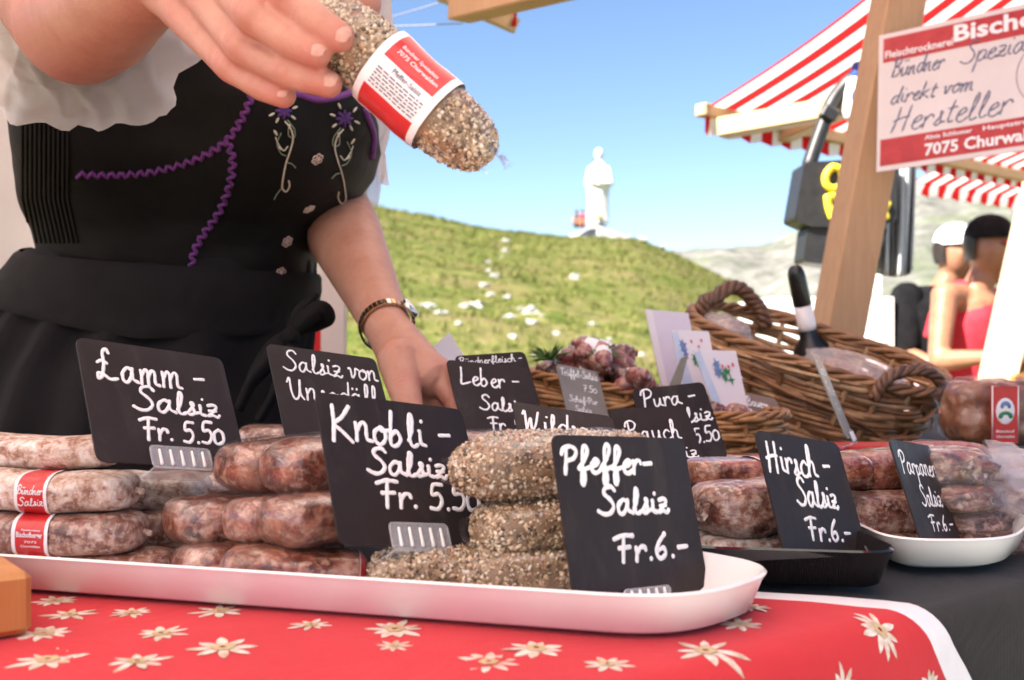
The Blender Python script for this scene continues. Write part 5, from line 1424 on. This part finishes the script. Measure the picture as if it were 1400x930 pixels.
for k in range(46):
    px = rnd.uniform(758, 866); top = interp([(760, 492), (790, 474), (820, 468), (848, 480), (880, 520), (905, 545)], px)
    d = rnd.uniform(1.27, 1.38); py = top + 4 + rnd.random() * 40 
    little(at(px, py, d), rnd.uniform(0, pi), rnd.uniform(-.5, .5), 'little wrapped red sausage heaped in the small basket', 'little sausages in the small basket')
for k in range(12):
    px = rnd.uniform(860, 925); py = interp([(855, 498), (905, 532), (930, 545)], px) + rnd.uniform(4, 24)
    little(at(px, py, rnd.uniform(1.24, 1.33)), rnd.uniform(0, pi), rnd.uniform(-.5, .5), 'little wrapped red sausage spilling right of the small basket', 'little sausages spilling beside the small basket')
for k in range(9):
    px = rnd.uniform(985, 1022); py = rnd.uniform(556, 584)
    little(at(px, py, rnd.uniform(1.19, 1.25)), rnd.uniform(0, pi), rnd.uniform(-.5, .5), 'little red sausage in the basket between the Pura and Hirsch signs', 'little sausages in the basket between the signs')
def sprig(px, py, d, n, label, seed):
    rnd = random.Random(seed); p = at(px, py, d); m = MB()
    for k in range(n):
        a = rnd.uniform(0, pi * 2); l = rnd.uniform(.012, .030); v = Vector((cos(a) * .8, sin(a) * .5, rnd.uniform(.0, .9))).normalized() * l
        m.tube([p, p + v * .6, p + v + Vector((0, 0, -.003))], [.0011, .0014, .0004], 5)
    tag(m.build('herb_sprig', M['herb']), label, 'herb')
sprig(752, 492, 1.30, 40, 'green herb sprig at the left rim of the small basket', 1); sprig(820, 488, 1.28, 34, 'green herb sprig between the little red sausages', 2)
# clear bags in the large basket
def bagmesh(c, rad, R, seed, amp=.18, nu=40, nv=26, box=0):
    m = MB(); rows = []
    for i in range(nv + 1):
        a = max(-1.54, min(1.54, -pi / 2 + pi * i / nv)); row = []
        for k in range(nu):
            t = 2 * pi * k / nu; v = Vector((cos(a) * cos(t), cos(a) * sin(t), sin(a)))
            if box:
                k_ = (abs(v.x) ** box + abs(v.y) ** box + abs(v.z) ** box) ** (-1 / box); v = v * k_
            f = 1 + amp * nz(v * 2.2 + Vector((seed, 0, 0))) + amp * .6 * abs(nz(v * 5 + Vector((0, seed, 0)))) + amp * .3 * nz(v * 11 + Vector((0, 0, seed)))
            row.append(Vector(c) + R @ Vector((v.x * rad[0] * f, v.y * rad[1] * f, v.z * rad[2] * f)))
        rows.append(row)
    m.grid(rows, 0, cu=True); return m
def bagged(name, label, cat, c, rad, R, seed, n_in, mat, film_m='bag_film', inr=.5, box=0):
    o = thing(name, label, cat, Vector(c)); rnd = random.Random(seed)
    bagmesh(c, rad, R, seed, .18 if not box else .10, 60, 40, box).build('clear_bag', M[film_m], o)
    for k in range(n_in):
        off = Vector((rnd.uniform(-.4, .4) * rad[0], rnd.uniform(-.3, .3) * rad[1], rnd.uniform(-.25, .25) * rad[2]))
        bagmesh(Vector(c) + R @ off, (rad[0] * inr, rad[1] * inr, rad[2] * inr), R @ Matrix.Rotation(rnd.uniform(-.4, .4), 3, 'Z'), seed + k * 3 + 1, .12, 28, 18).build('meat_piece', M[mat], o)
    return o
bagged('bagged_sausage', 'clear bag of pale sausage lying in the large basket', 'bag', at(1165, 512, 1.46) - Vector((0, 0, .004)), (.075, .035, .030), Rb, 3, 2, 'meat_red', inr=.6)
bagged('bagged_sausage', 'small clear bag tucked at the high end of the large basket', 'bag', at(990, 447, 1.55) - Vector((0, 0, .006)), (.04, .03, .022), Rb, 5, 1, 'meat_brown', inr=.6)
# bread-like smoked meat in a bag with red label
lf = bagged('bagged_smoked_meat', 'big brown smoked ham in a clear bag with a red flower label', 'bag', at(1353, 563, 1.30), (.053, .045, .040), Matrix.Identity(3), 7, 0, 'meat_loaf', 'film', box=4.5)
bagmesh(at(1353, 564, 1.30), (.050, .041, .0375), Matrix.Identity(3), 8, .09, 60, 40, 4.0).build('smoked_meat', M['meat_loaf'], lf)
lc = at(1374, 567, 1.235); Rl = Matrix.Rotation(.12, 3, 'Z'); q = MB(); w2, h2 = .0165, .033
q.box(lc, (w2 * 2, .0012, h2 * 2), Rl); lab_ = q.build('label', M['label_red'], lf, smooth=False)
q = MB(); q.tube([lc + Rl @ Vector((sx * w2 * .94, -.001, sz * h2 * .97)) for sx, sz in ((-1, -1), (1, -1), (1, 1), (-1, 1))], .0009, 4, closed=True); q.ell(lc + Rl @ Vector((0, -.0005, .004)), (.0115, .0010, .0150), Rl, nu=24, nv=8); q.build('label_oval', M['label_white'], lab_)
q = MB()
for k in range(7):
    a = pi * (.1 + .8 * k / 6); q.ell(lc + Rl @ Vector((.0045 * cos(a), -.0014, .008 + .005 * sin(a))), (.0022, .0010, .0026), nu=8, nv=6)
q.build('printed_flower', M['print_blue'], lab_)
q = MB()
for k in range(7):
    a = pi * k / 6; q.ell(lc + Rl @ Vector((.006 * cos(a), -.0014, .000 + .004 * sin(a) - .002)), (.0028, .0010, .0022), nu=8, nv=6)
q.build('printed_leaf', M['print_green'], lab_)
for body_, v in (('Bischof', -.020), ('Churwalden', -.026)):
    pts, fs = textfit(body_, -.011, .011, v, .0028, .02); q = MB(); q.add([lc + Rl @ Vector((x, -.0010, y)) for x, y in pts], fs); q.build('lettering', M['label_white'], lab_, smooth=False)
# dried meat bags at the right
def flat_bag(px, py, d, sx, sz, yaw, label, seed, tail=.06):
    c = at(px, py, d); R = Matrix.Rotation(yaw, 3, 'Z'); o = thing('bagged_dried_meat', label, 'bag', c)
    m = MB(); Mx_, L = frame_from(c - R @ Vector((sx, 0, 0)), c + R @ Vector((sx, 0, 0)))
    bagmesh(c, (sx * .92, .032, sz * .9), R, seed, .13, 48, 30, 3.5).build('dried_meat', M['meat_dark'], o)
    bagmesh(c, (sx * 1.04, .036, sz * 1.08), R, seed + 2, .16, 64, 40, 3.5).build('clear_bag', M['film_loose'], o)
    m = MB(); rows = []
    for i in range(14):
        u = i / 13; row = []
        for k in range(14):
            v = k / 13 * 2 - 1
            row.append(c + R @ Vector((sx * .85 + tail * u + .004 * nz((k, u * 3, seed)), .034 * v, (sz * .95 * (1 - u) ** .8) * (1 - v * v) + .014 * nz((u * 3.2, v * 2.2, seed)) + .005 * nz((u * 9, v * 7, seed + 2)) - .004 * u)))
        rows.append(row)
    m.grid(rows, 0); m.build('bag_end', M['bag_film'], o)
    m = MB(); rows = [[p - Vector((0, 0, .012 * sin(pi * i / 13) + .006 * (1 - i / 13))) for p in r] for i, r in enumerate(rows)]; m.grid(rows, 0); m.build('bag_end', M['bag_film'], o)
flat_bag(1290, 637, .76, .030, .0145, .15, 'vacuum bag of dark dried meat, topmost right of the Parpaner sign', 31, .085)
flat_bag(1300, 677, .75, .026, .0105, .10, 'crumpled bag of dark dried meat second in the right pile', 34, .10)
flat_bag(1318, 708, .76, .026, .0105, .18, 'crumpled bag of dark dried meat third in the right pile', 37, .10)
flat_bag(1345, 737, .75, .030, .010, .05, 'cloudy bag at the bottom of the right pile of dried meat', 40, .10)
flat_bag(1400, 655, .86, .04, .014, .2, 'cloudy bag behind the right pile of dried meat', 43, .08)
mb = MB(); p = at(1390, 626, 1.05); mb.box(p, (.16, .09, .003), Matrix.Rotation(.3, 3, 'Z') @ Matrix.Rotation(.06, 3, 'Y')); tag(mb.build('paper_sheet', M['banner'], smooth=False), 'flat pale paper lying in front of the bagged ham', 'paper')
mb = MB(); p = at(1235, 612, 1.12); mb.box(p, (.15, .05, .008), Matrix.Rotation(.1, 3, 'Z'), bev=.002); q = mb.build('red_packet', M['label_red'], smooth=False); fixn(q); tag(q, 'flat red packet lying at the foot of the large basket', 'packet')
# bottle in the basket
bt = at(1108, 470, 1.62); tp = at(1088, 372, 1.60); ax = (tp - bt).normalized(); b0 = bt - ax * .13
bo = thing('wine_bottle', 'dark bottle with a white neck band leaning out of the large basket', 'bottle', b0)
mb = MB(); mb.tube([b0, b0 + ax * .02, b0 + ax * .10, b0 + ax * .125, b0 + ax * .14, bt + ax * .02], [.030, .033, .033, .026, .0145, .0128], 20); mb.build('glass', M['black_gloss'], bo)
mb = MB(); mb.tube([bt + ax * .022, bt + ax * .028, bt + ax * .060], [.0132, .0134, .0130], 18, caps=False); mb.build('neck_label', M['label_white'], bo)
mb = MB(); mb.tube([bt + ax * .0605, tp - ax * .006, tp], [.0135, .0128, .0118], 18); mb.build('foil_cap', M['black_gloss'], bo)

# ------------------------------------------------------------------ leaflets, papers
def card(name, corners, d, label, mat, th=.002, prints=(), dd=(0, 0, 0, 0), fold=False):
    P = [at(c[0], c[1], d + e) for c, e in zip(corners, dd)]      # TL TR BR BL
    o = thing(name, label, 'leaflet', (P[2] + P[3]) / 2); mb = MB(); n = (P[1] - P[0]).cross(P[3] - P[0]).normalized()
    if n.y < 0: n = -n
    mb.add(P + [p + n * th for p in P], [(0, 3, 2, 1), (4, 5, 6, 7), (0, 1, 5, 4), (1, 2, 6, 5), (2, 3, 7, 6), (3, 0, 4, 7)]); b = mb.build('sheet', M[mat], o, smooth=False); fixn(b)
    def uv(u, v): return (P[0] * (1 - u) + P[1] * u) * (1 - v) + (P[3] * (1 - u) + P[2] * u) * v - n * .0006
    groups = {}
    for (shape, m_) in prints: groups.setdefault(m_, []).append(shape)
    for i, (m_, shs) in enumerate(groups.items()):
        q = MB()
        for k, s_ in enumerate(shs): q.add([uv(*p) - n * (.0002 * (i + 1) + .00003 * k) for p in s_], [tuple(range(len(s_)))])
        q.build('printed_motif', M[m_], b, smooth=False)
    return o
def star(u, v, r, n, seed, inner=.4):
    rnd = random.Random(seed); o = rnd.uniform(0, 6)
    return [(u + r * (rnd.uniform(.75, 1.1) if k % 2 else inner) * cos(o + pi * k / n), v + r * .8 * (rnd.uniform(.75, 1.1) if k % 2 else inner) * sin(o + pi * k / n)) for k in range(2 * n)]
def motif(u, v, s):
    out = [([(0.0, .05), (.14, .0), (.34, .98), (.04, .98)], 'print_pale')]
    rnd = random.Random(int(u * 100))
    for k in range(5): out.append((star(u - .16 * s + rnd.uniform(-.09, .09), v + rnd.uniform(-.10, .16), .105 * s, 5, k), 'print_blue'))
    for k in range(6): out.append((star(u + .13 * s + rnd.uniform(-.12, .12), v + .10 + rnd.uniform(-.10, .16), .10 * s, 4, k + 9, .3), 'print_green'))
    for k in range(3): out.append((star(u + .04 + .14 * s * k + rnd.uniform(-.03, .03), v - .10 + rnd.uniform(-.06, .05), .045 * s, 5, k + 30, .6), 'print_pink'))
    return out
card('leaflet', [(882, 423), (941, 428), (962, 535), (905, 530)], 1.34, 'plain lilac folded leaflet standing tallest beside the large basket', 'card', .006, [([(0, 0), (.16, 0), (.16, 1), (0, 1)], 'card_white')])
card('leaflet', [(918, 451), (969, 453), (985, 540), (935, 540)], 1.28, 'white leaflet with blue and green flowers, middle one of the three', 'card_white', .003, motif(.45, .30, 1.0))
card('leaflet', [(948, 478), (1006, 480), (1030, 590), (985, 585)], 1.22, 'white leaflet with blue and green flowers, nearest of the three', 'card_white', .003, motif(.52, .26, 1.0))
mb = MB(); P = [at(931, 490, 1.24), at(941, 485, 1.24), at(926, 545, 1.24), at(908, 545, 1.24)]; slab(mb, P, .004); tag(mb.build('dark_clip', M['sign_grey'], smooth=False), 'dark grey upright clip in front of the middle leaflet', 'clip')
card('paper_sheet', [(578, 488), (614, 454), (655, 520), (610, 560)], 1.22, 'blank pale paper corner standing up behind the resting hand', 'card_white', .001)
card('paper_sheet', [(535, 530), (612, 532), (610, 580), (540, 575)], 1.10, 'white paper under the resting hand', 'card_white', .001)

# wooden box at the left front, another behind
mb = MB(); p = on(45, 886); rot = Matrix.Rotation(radians(38), 3, 'Z'); top = ZC - (781 - 465) / F * p.y
hh = top - (ZT + .0065); c_ = p + rot @ Vector((-.10, .05, 0)); mb.box((c_.x, c_.y, ZT + .0065 + hh / 2), (.20, .10, hh), rot, bev=.003); q = mb.build('wooden_board', M['board'], smooth=False); fixn(q); tag(q, 'thick orange wooden board at the lower left corner of the table', 'board')
mb = MB(); p = at(-10, 625, .86); mb.box((p.x - .03, p.y, p.z - .05), (.10, .06, .11), Matrix.Rotation(.1, 3, 'Z'), bev=.003); q = mb.build('wooden_board', M['board'], smooth=False); fixn(q); tag(q, 'orange wooden block behind the left sausage stack', 'board')

# ------------------------------------------------------------------ neighbouring stalls on the right
def awning(name, label, A0, u_len, k_len, slope, nstr, val=.10, w0=.0):
    root = thing(name, label, 'awning', A0); m = MB(); K = -TN; rows = []
    cols_ = [0, .012]
    while cols_[-1] < u_len: cols_ += [cols_[-1] + u_len / nstr * .53, cols_[-1] + u_len / nstr]
    for i in range(15):
        k = k_len * i / 14; row = []
        for s_ in cols_:
            p = A0 + TU * s_ + K * k; p.z += slope * k - .02 * sin(pi * i / 14); row.append(p)
        rows.append(row)
    m.grid(rows, lambda i, j: 1 if j % 2 == 0 else 0); m.build('canvas', [M['stripe_white'], M['stripe_red']], root)
    m = MB(); rows = []
    for i in range(5):
        row = []
        for j, s_ in enumerate(cols_):
            p = A0 + TU * s_ + TN * (.012 * i / 4 + .003 * sin(j * 1.9 + i)); p.z -= val * i / 4 + (.012 * abs(sin(j * pi / 2 + .3)) if i == 4 else 0); row.append(p)
        rows.append(row)
    m.grid(rows, lambda i, j: 1 if j % 2 == 0 else 0); m.build('valance', [M['stripe_white'], M['stripe_red']], root)
    return root
A0 = at(968, 146, 2.6)
aw = awning('striped_awning', 'red and white striped awning with wooden beams, left of the banner', A0, 1.5, .66, .40, 19, .055)
beamobj('beam', at(985, 176, 2.60), at(1200, 138, 2.40), .05, .045, 'post_pale', aw)
beamobj('beam', at(1066, 186, 2.80), at(1200, 128, 2.55), .045, .04, 'post_pale', aw)
beamobj('beam', at(957, 150, 2.60), A0 + TU * 1.5 + Vector((0, 0, -.03)), .035, .03, 'post_pale', aw)
A1 = at(1250, 248, 3.9)
aw2 = awning('striped_awning', 'second striped awning, seen below the banner over the two customers', A1, 2.6, 1.3, .45, 26, .035)
pp = thing('wooden_post', 'bright sunlit pale wooden post at the right edge of the picture', 'post', at(1365, 520, 3.6))
b1 = at(1365, 512, 3.6); t1 = at(1412, 300, 3.6); dr = t1 - b1; lo_ = b1 - dr * ((b1.z - .02) / dr.z); hi_ = b1 + dr * ((1.80 - b1.z) / dr.z)
m = MB(); t = dr.normalized(); s_ = Vector((.97, -.25, 0)); s_ = (s_ - t * s_.dot(t)).normalized(); n_ = t.cross(s_); m.box((lo_ + hi_) / 2, (.104, .10, (hi_ - lo_).length), Matrix((s_, -n_, t)).transposed(), bev=.003); q = m.build('shaft', M['post_bright'], pp, smooth=False); fixn(q)

# hanging black bag with yellow letters, behind the post
DB = 2.35; hb = thing('hanging_bag', 'black bag with fat yellow letters hanging by its strap behind the post', 'bag', at(1140, 215, DB))
def prism_px(px_pts, d0, d1, parent, name, mat, bev=True):
    m = MB(); P = rounded([(a, b, 0) for a, b in px_pts], 5, 3); n = len(P)
    vs = [at(p.x, p.y, d0) for p in P] + [at(p.x, p.y, d0) + Vector((0, d1 - d0, 0)) for p in P]
    m.add(vs, [tuple(range(n)), tuple(reversed(range(n, 2 * n)))] + [(i, i + n, (i + 1) % n + n, (i + 1) % n) for i in range(n)]); o = m.build(name, mat, parent, smooth=False); fixn(o); return o
prism_px([(1100, 222), (1228, 214), (1226, 300), (1200, 312), (1108, 310), (1086, 300)], DB, DB + .10, hb, 'flap', M['bag_black'])
prism_px([(1104, 310), (1214, 312), (1196, 370), (1098, 358)], DB + .01, DB + .09, hb, 'pouch', M['bag_black'])
m = MB(); pts = catmull([at(1106, 226, DB + .04), at(1122, 180, DB + .05), at(1138, 140, DB + .06), at(1160, 112, DB + .05), at(1178, 100, DB + .05)], 8)
m.tube(pts, .016, 10); 
for i, v in enumerate(m.v): pass
q = m.build('strap', M['bag_black'], hb)
m = MB(); m.box(at(1133, 156, DB + .04), (.035, .03, .03), Matrix.Rotation(.5, 3, 'Y'), bev=.004); q = m.build('strap_buckle', M['bag_black'], hb, smooth=False); fixn(q)
def fatletter(strokes, r, nm='letter'):
    m = MB()
    for s_ in strokes: m.tube(catmull([at(a, b, DB - .004) for a, b in s_], 6), r, 8)
    m.build('lettering', M['yellow'], hb)
fatletter([[(1152, 232), (1138, 229), (1129, 241), (1131, 254), (1142, 258), (1152, 252)], [(1150, 232), (1153, 246), (1158, 256)]], .0085)
fatletter([[(1131, 270), (1133, 284), (1137, 297)], [(1131, 271), (1143, 268), (1150, 276), (1145, 285), (1136, 286)]], .0085)
fatletter([[(1178, 272), (1174, 285), (1180, 296)], [(1190, 272), (1186, 296)]], .008)
fatletter([[(1204, 278), (1212, 297)], [(1214, 279), (1204, 297)]], .008)
m = MB(); c = at(1168, 122, DB + .04); a_ = Vector((.12, 0, 1)).normalized()
bl = thing('bottle', 'small white bottle with a blue cap hanging next to the bag strap', 'bottle', c)
m.tube([c - a_ * .055, c - a_ * .05, c + a_ * .015, c + a_ * .025], [.018, .02, .02, .012], 16); m.build('body', M['white_paint'], bl)
m = MB(); m.tube([c + a_ * .0255, c + a_ * .05], [.013, .012], 14); m.build('cap', M['blue'], bl)
m = MB(); m.ell(c + Vector((-.004, -.019, -.02)), (.009, .003, .017), nu=12, nv=8); m.build('label_mark', M['blue'], bl)
# grey folded canvas
gc = MB(); rows = []
for i in range(16):
    v = i / 15; row = []
    for k in range(40):
        u = k / 39; px = 1196 + u * (58 - 6 * v); py = 205 + 168 * v + 6 * sin(u * 3)
        row.append(at(px, py, 2.42 + .025 * sin(u * 15 + v * 1.2) + .012 * sin(u * 37)))
    rows.append(row)
gc.grid(rows, 0); q = gc.build('hanging_canvas', M['grey_canvas']); s_ = q.modifiers.new('t', 'SOLIDIFY'); s_.thickness = .003; tag(q, 'grey folded canvas hanging right of the black bag', 'canvas')
# white covered counter in the sun
wc = thing('market_table', 'white cloth covered market table standing in the sun behind the post', 'table', at(1150, 500, 4.6))
def bx(px0, px1, pyt, d0, d1, name, z0=0.0, mat='white_paint', tilt=0):
    a = at(px0, pyt, d0); b = at(px1, pyt + tilt, d0); m = MB(); vs = []
    for z_ in (0, 1):
        for y_ in (0, d1 - d0): 
            for p in (a, b): vs.append((p.x, p.y + y_, p.z if z_ else z0))
    m.add(vs, [(0, 1, 3, 2), (4, 6, 7, 5), (0, 4, 5, 1), (2, 3, 7, 6), (0, 2, 6, 4), (1, 5, 7, 3)]); o = m.build(name, M[mat], wc, smooth=False); fixn(o); return o
bx(1056, 1222, 406, 4.6, 5.3, 'draped_cloth', 0.02)
bx(1166, 1205, 372, 4.9, 5.2, 'white_crate', ZC + .2)
bl2 = MB(); bl2.tube([at(1203, 470, 4.4) + Vector((0, t, 0)) for t in (0, .25)], .035, 16); tag(bl2.build('paper_roll', M['white_paint']), 'white paper roll end low beside the white covered table', 'roll').location = (0, 0, 0)
mb = MB(); mb.box(at(1203, 478, 4.52) - Vector((0, 0, .5)), (.35, .30, .92), bev=.01); q = mb.build('market_table', M['banner'], smooth=False); fixn(q); tag(q, 'small beige counter under the white paper roll', 'table')
mb = MB(); mb.box(at(1424, 512, 3.4) - Vector((0, 0, .35)), (.11, .2, .7), bev=.01); q = mb.build('crate', M['orange'], smooth=False); fixn(q); tag(q, 'orange crate just right of the sunlit pale post', 'crate')

# ------------------------------------------------------------------ the two customers
def customer(lab, J, skinm, shirt, shirt_rings, cap_m, cap_c, cap_dir, voxel=.007, brim_m=None, hairm='hair', glasses=False):
    root = thing('person', lab, 'person', Vector((J['hip'].x, J['hip'].y, 0)))
    b = MB()
    def ch(*p):
        for (a, ra), (c, rc) in zip(p, p[1:]): b.cap(a, c, ra, rc, 16)
    hip = J['hip']; nk = J['neck']; hd = J['head']; sl, sr_ = J['sl'], J['sr']
    ax = (sr_ - sl); ax.z = 0; ax.normalize(); fw = J['fw'].normalized()
    ch((hip, .135), (hip.lerp(nk, .5), .115), (hip.lerp(nk, .82), .12)); ch((sl, .052), (sr_, .052)); ch((nk - Vector((0, 0, .06)), .06), (hd - Vector((0, 0, .06)), .048))
    b.ell(hd, (.076, .09, .112)); b.cap(hd + fw * .07 - Vector((0, 0, .02)), hd + fw * .105 - Vector((0, 0, .035)), .016, .016, 10); b.ell(hd + fw * .055 - Vector((0, 0, .07)), (.045, .05, .05))
    for s_ in (-1, 1):
        side = fw.cross(Vector((0, 0, 1))); b.ell(hd + side * s_ * .078 - Vector((0, 0, .01)), (.014, .02, .03), nu=10, nv=8)
    for k in ('l', 'r'):
        S_, E_, W_, H_ = J['s' + k], J['e' + k], J['w' + k], J['h' + k]
        ch((S_, .05), (E_, .038)); ch((E_, .038), (E_.lerp(W_, .3), .038), (W_, .024)); ch((W_, .024), (H_, .028))
        d_ = (H_ - W_).normalized()
        for f_ in range(4): ch((H_ + ax * (f_ - 1.5) * .018, .010), (H_ + ax * (f_ - 1.5) * .02 + d_ * .06, .008))
        ch((W_.lerp(H_, .4), .014), (H_ + ax * .045, .010))
        s2 = -1 if k == 'l' else 1; hp = hip + ax * s2 * .085
        kn = Vector((hp.x, hp.y, hip.z * .52)); an = Vector((hp.x, hp.y, .08)); ch((hp, .095), (kn, .06), (an, .042)); ch((an, .042), (an + fw * .15 - Vector((0, 0, .03)), .035))
    remeshed(b, 'body', M[skinm], root, voxel, 6)
    m = MB(); rows = []
    for q, a_, b_ in shirt_rings:
        c = hip.lerp(nk, q); sd = ax; rows.append([c + sd * a_ * cos(2 * pi * k / 40) + sd.cross(Vector((0, 0, 1))) * b_ * sin(2 * pi * k / 40) * (1 + .03 * nz((k, q * 9, 1))) for k in range(40)])
    m.grid(rows, 0, cu=True); m.build('top', M[shirt], root)
    m = MB(); rows = []
    for i in range(9):
        a_ = radians(-5 + 95 * i / 8); rows.append([hd + Vector((.088 * cos(a_) * cos(2 * pi * k / 28), .104 * cos(a_) * sin(2 * pi * k / 28), .035 + .095 * sin(a_) ** .8 if a_ > 0 else .033)) for k in range(28)])
    m.grid(rows, 0, cu=True); cpo = m.build('cap', M[cap_m], root)
    m = MB(); rows = []; sd = fw.cross(Vector((0, 0, 1)))
    for i in range(7):
        r_ = .085 + .075 * i / 6; rows.append([hd + fw * r_ * cos(t) * 1.05 + sd * .085 * sin(t) * 1.05 + Vector((0, 0, .037 - .012 * i / 6)) for t in [(-1.3 + 2.6 * k / 14) for k in range(15)]])
    m.grid(rows, 0); br = m.build('cap_brim', M[brim_m or cap_m], cpo); x_ = br.modifiers.new('t', 'SOLIDIFY'); x_.thickness = .004
    m = MB(); rows = []
    for i in range(9):
        a_ = radians(-32 + 62 * i / 8); rows.append([hd - fw * .012 + Vector((.080 * cos(a_) * cos(t), .094 * cos(a_) * sin(t), .11 * sin(a_) + .01)) for t in [atan2(-fw.y, -fw.x) + (-.85 + 1.7 * k / 18) for k in range(19)]])
    m.grid(rows, 0); m.build('hair', M[hairm], root)
    for s_ in (-1, 1):
        m = MB(); m.ell(hd + fw * .083 + sd * s_ * .03 + Vector((0, 0, .012)), (.012, .012, .008), nu=10, nv=6); m.build('eye', M['iris'], root)
    m = MB(); m.ell(hd + fw * .098 - Vector((0, 0, .065)), (.02, .012, .006), nu=10, nv=6); m.build('mouth', M['lip'], root)
    if glasses:
        m = MB(); m.tube([hd + fw * .02 - sd * -.085 + Vector((0, 0, .02)), hd + fw * .10 + sd * .05 + Vector((0, 0, .018)), hd + fw * .108 + Vector((0, 0, .016)), hd + fw * .10 - sd * .05 + Vector((0, 0, .018)), hd + fw * .02 - sd * .085 + Vector((0, 0, .02))], [.006, .014, .008, .014, .006], 8); m.build('sunglasses', M['black_gloss'], root)
    return root
d_ = 4.15
J = dict(hip=at(1318, 590, d_ + .1), neck=at(1326, 392, d_), head=at(1352, 340, d_ - .03), sl=at(1292, 405, d_ - .08), sr=at(1364, 412, d_ + .12),
         el=at(1283, 494, d_ - .14), wl=at(1352, 488, d_ - .30), hl=at(1374, 482, d_ - .33), er=at(1388, 500, d_ + .05), wr=at(1420, 480, d_ - .15), hr=at(1440, 474, d_ - .2), fw=Vector((.93, -.2, -.30)))
wcust = customer('woman in a red tank top and black cap standing by the sunlit post', J, 'skin_dark', 'teal', [(-.02, .16, .15), (.2, .155, .14), (.4, .14, .128), (.6, .148, .132), (.74, .150, .134), (.82, .115, .125), (.90, .085, .1)], 'cap_black', None, None, brim_m='teal', glasses=True)
for a_, b_ in ((.30, -.075), (.72, -.075)):
    q0 = J['sl'].lerp(J['sr'], a_); f_ = J['fw'].normalized(); f_.z = 0
    m = MB(); m.tube(catmull([q0 + f_ * .115 - Vector((0, 0, .14)), q0 + f_ * .085 - Vector((0, 0, .03)), q0 + Vector((0, 0, .052)), q0 - f_ * .09 - Vector((0, 0, .03)), q0 - f_ * .125 - Vector((0, 0, .14))], 6), .016, 8); m.build('shoulder_strap', M['teal'], wcust)
d_ = 4.75
J = dict(hip=at(1268, 570, d_), neck=at(1280, 395, d_), head=at(1306, 346, d_ - .03), sl=at(1240, 412, d_ - .08), sr=at(1312, 416, d_ + .1),
         el=at(1240, 486, d_ - .12), wl=at(1282, 500, d_ - .3), hl=at(1304, 500, d_ - .34), er=at(1330, 490, d_ + .05), wr=at(1352, 490, d_ - .2), hr=at(1370, 488, d_ - .25), fw=Vector((.95, -.1, -.25)))
customer('man in a black T-shirt and white cap behind the woman in red', J, 'skin_dark', 'shirt_black', [(-.05, .19, .17), (.2, .185, .16), (.45, .185, .155), (.7, .205, .16), (.86, .215, .15), (.94, .16, .12), (1.02, .085, .085)], 'white_paint', None, None)
for o in [x for x in bpy.data.objects if x.get('label', '').startswith('man in a black')]:
    for S_, E_ in ((J['sl'], J['el']), (J['sr'], J['er'])):
        m = MB(); m.tube([S_ + Vector((0, 0, .02)), S_.lerp(E_, .4), S_.lerp(E_, .8)], [.070, .068, .062], 14); m.build('sleeve', M['shirt_black'], o)
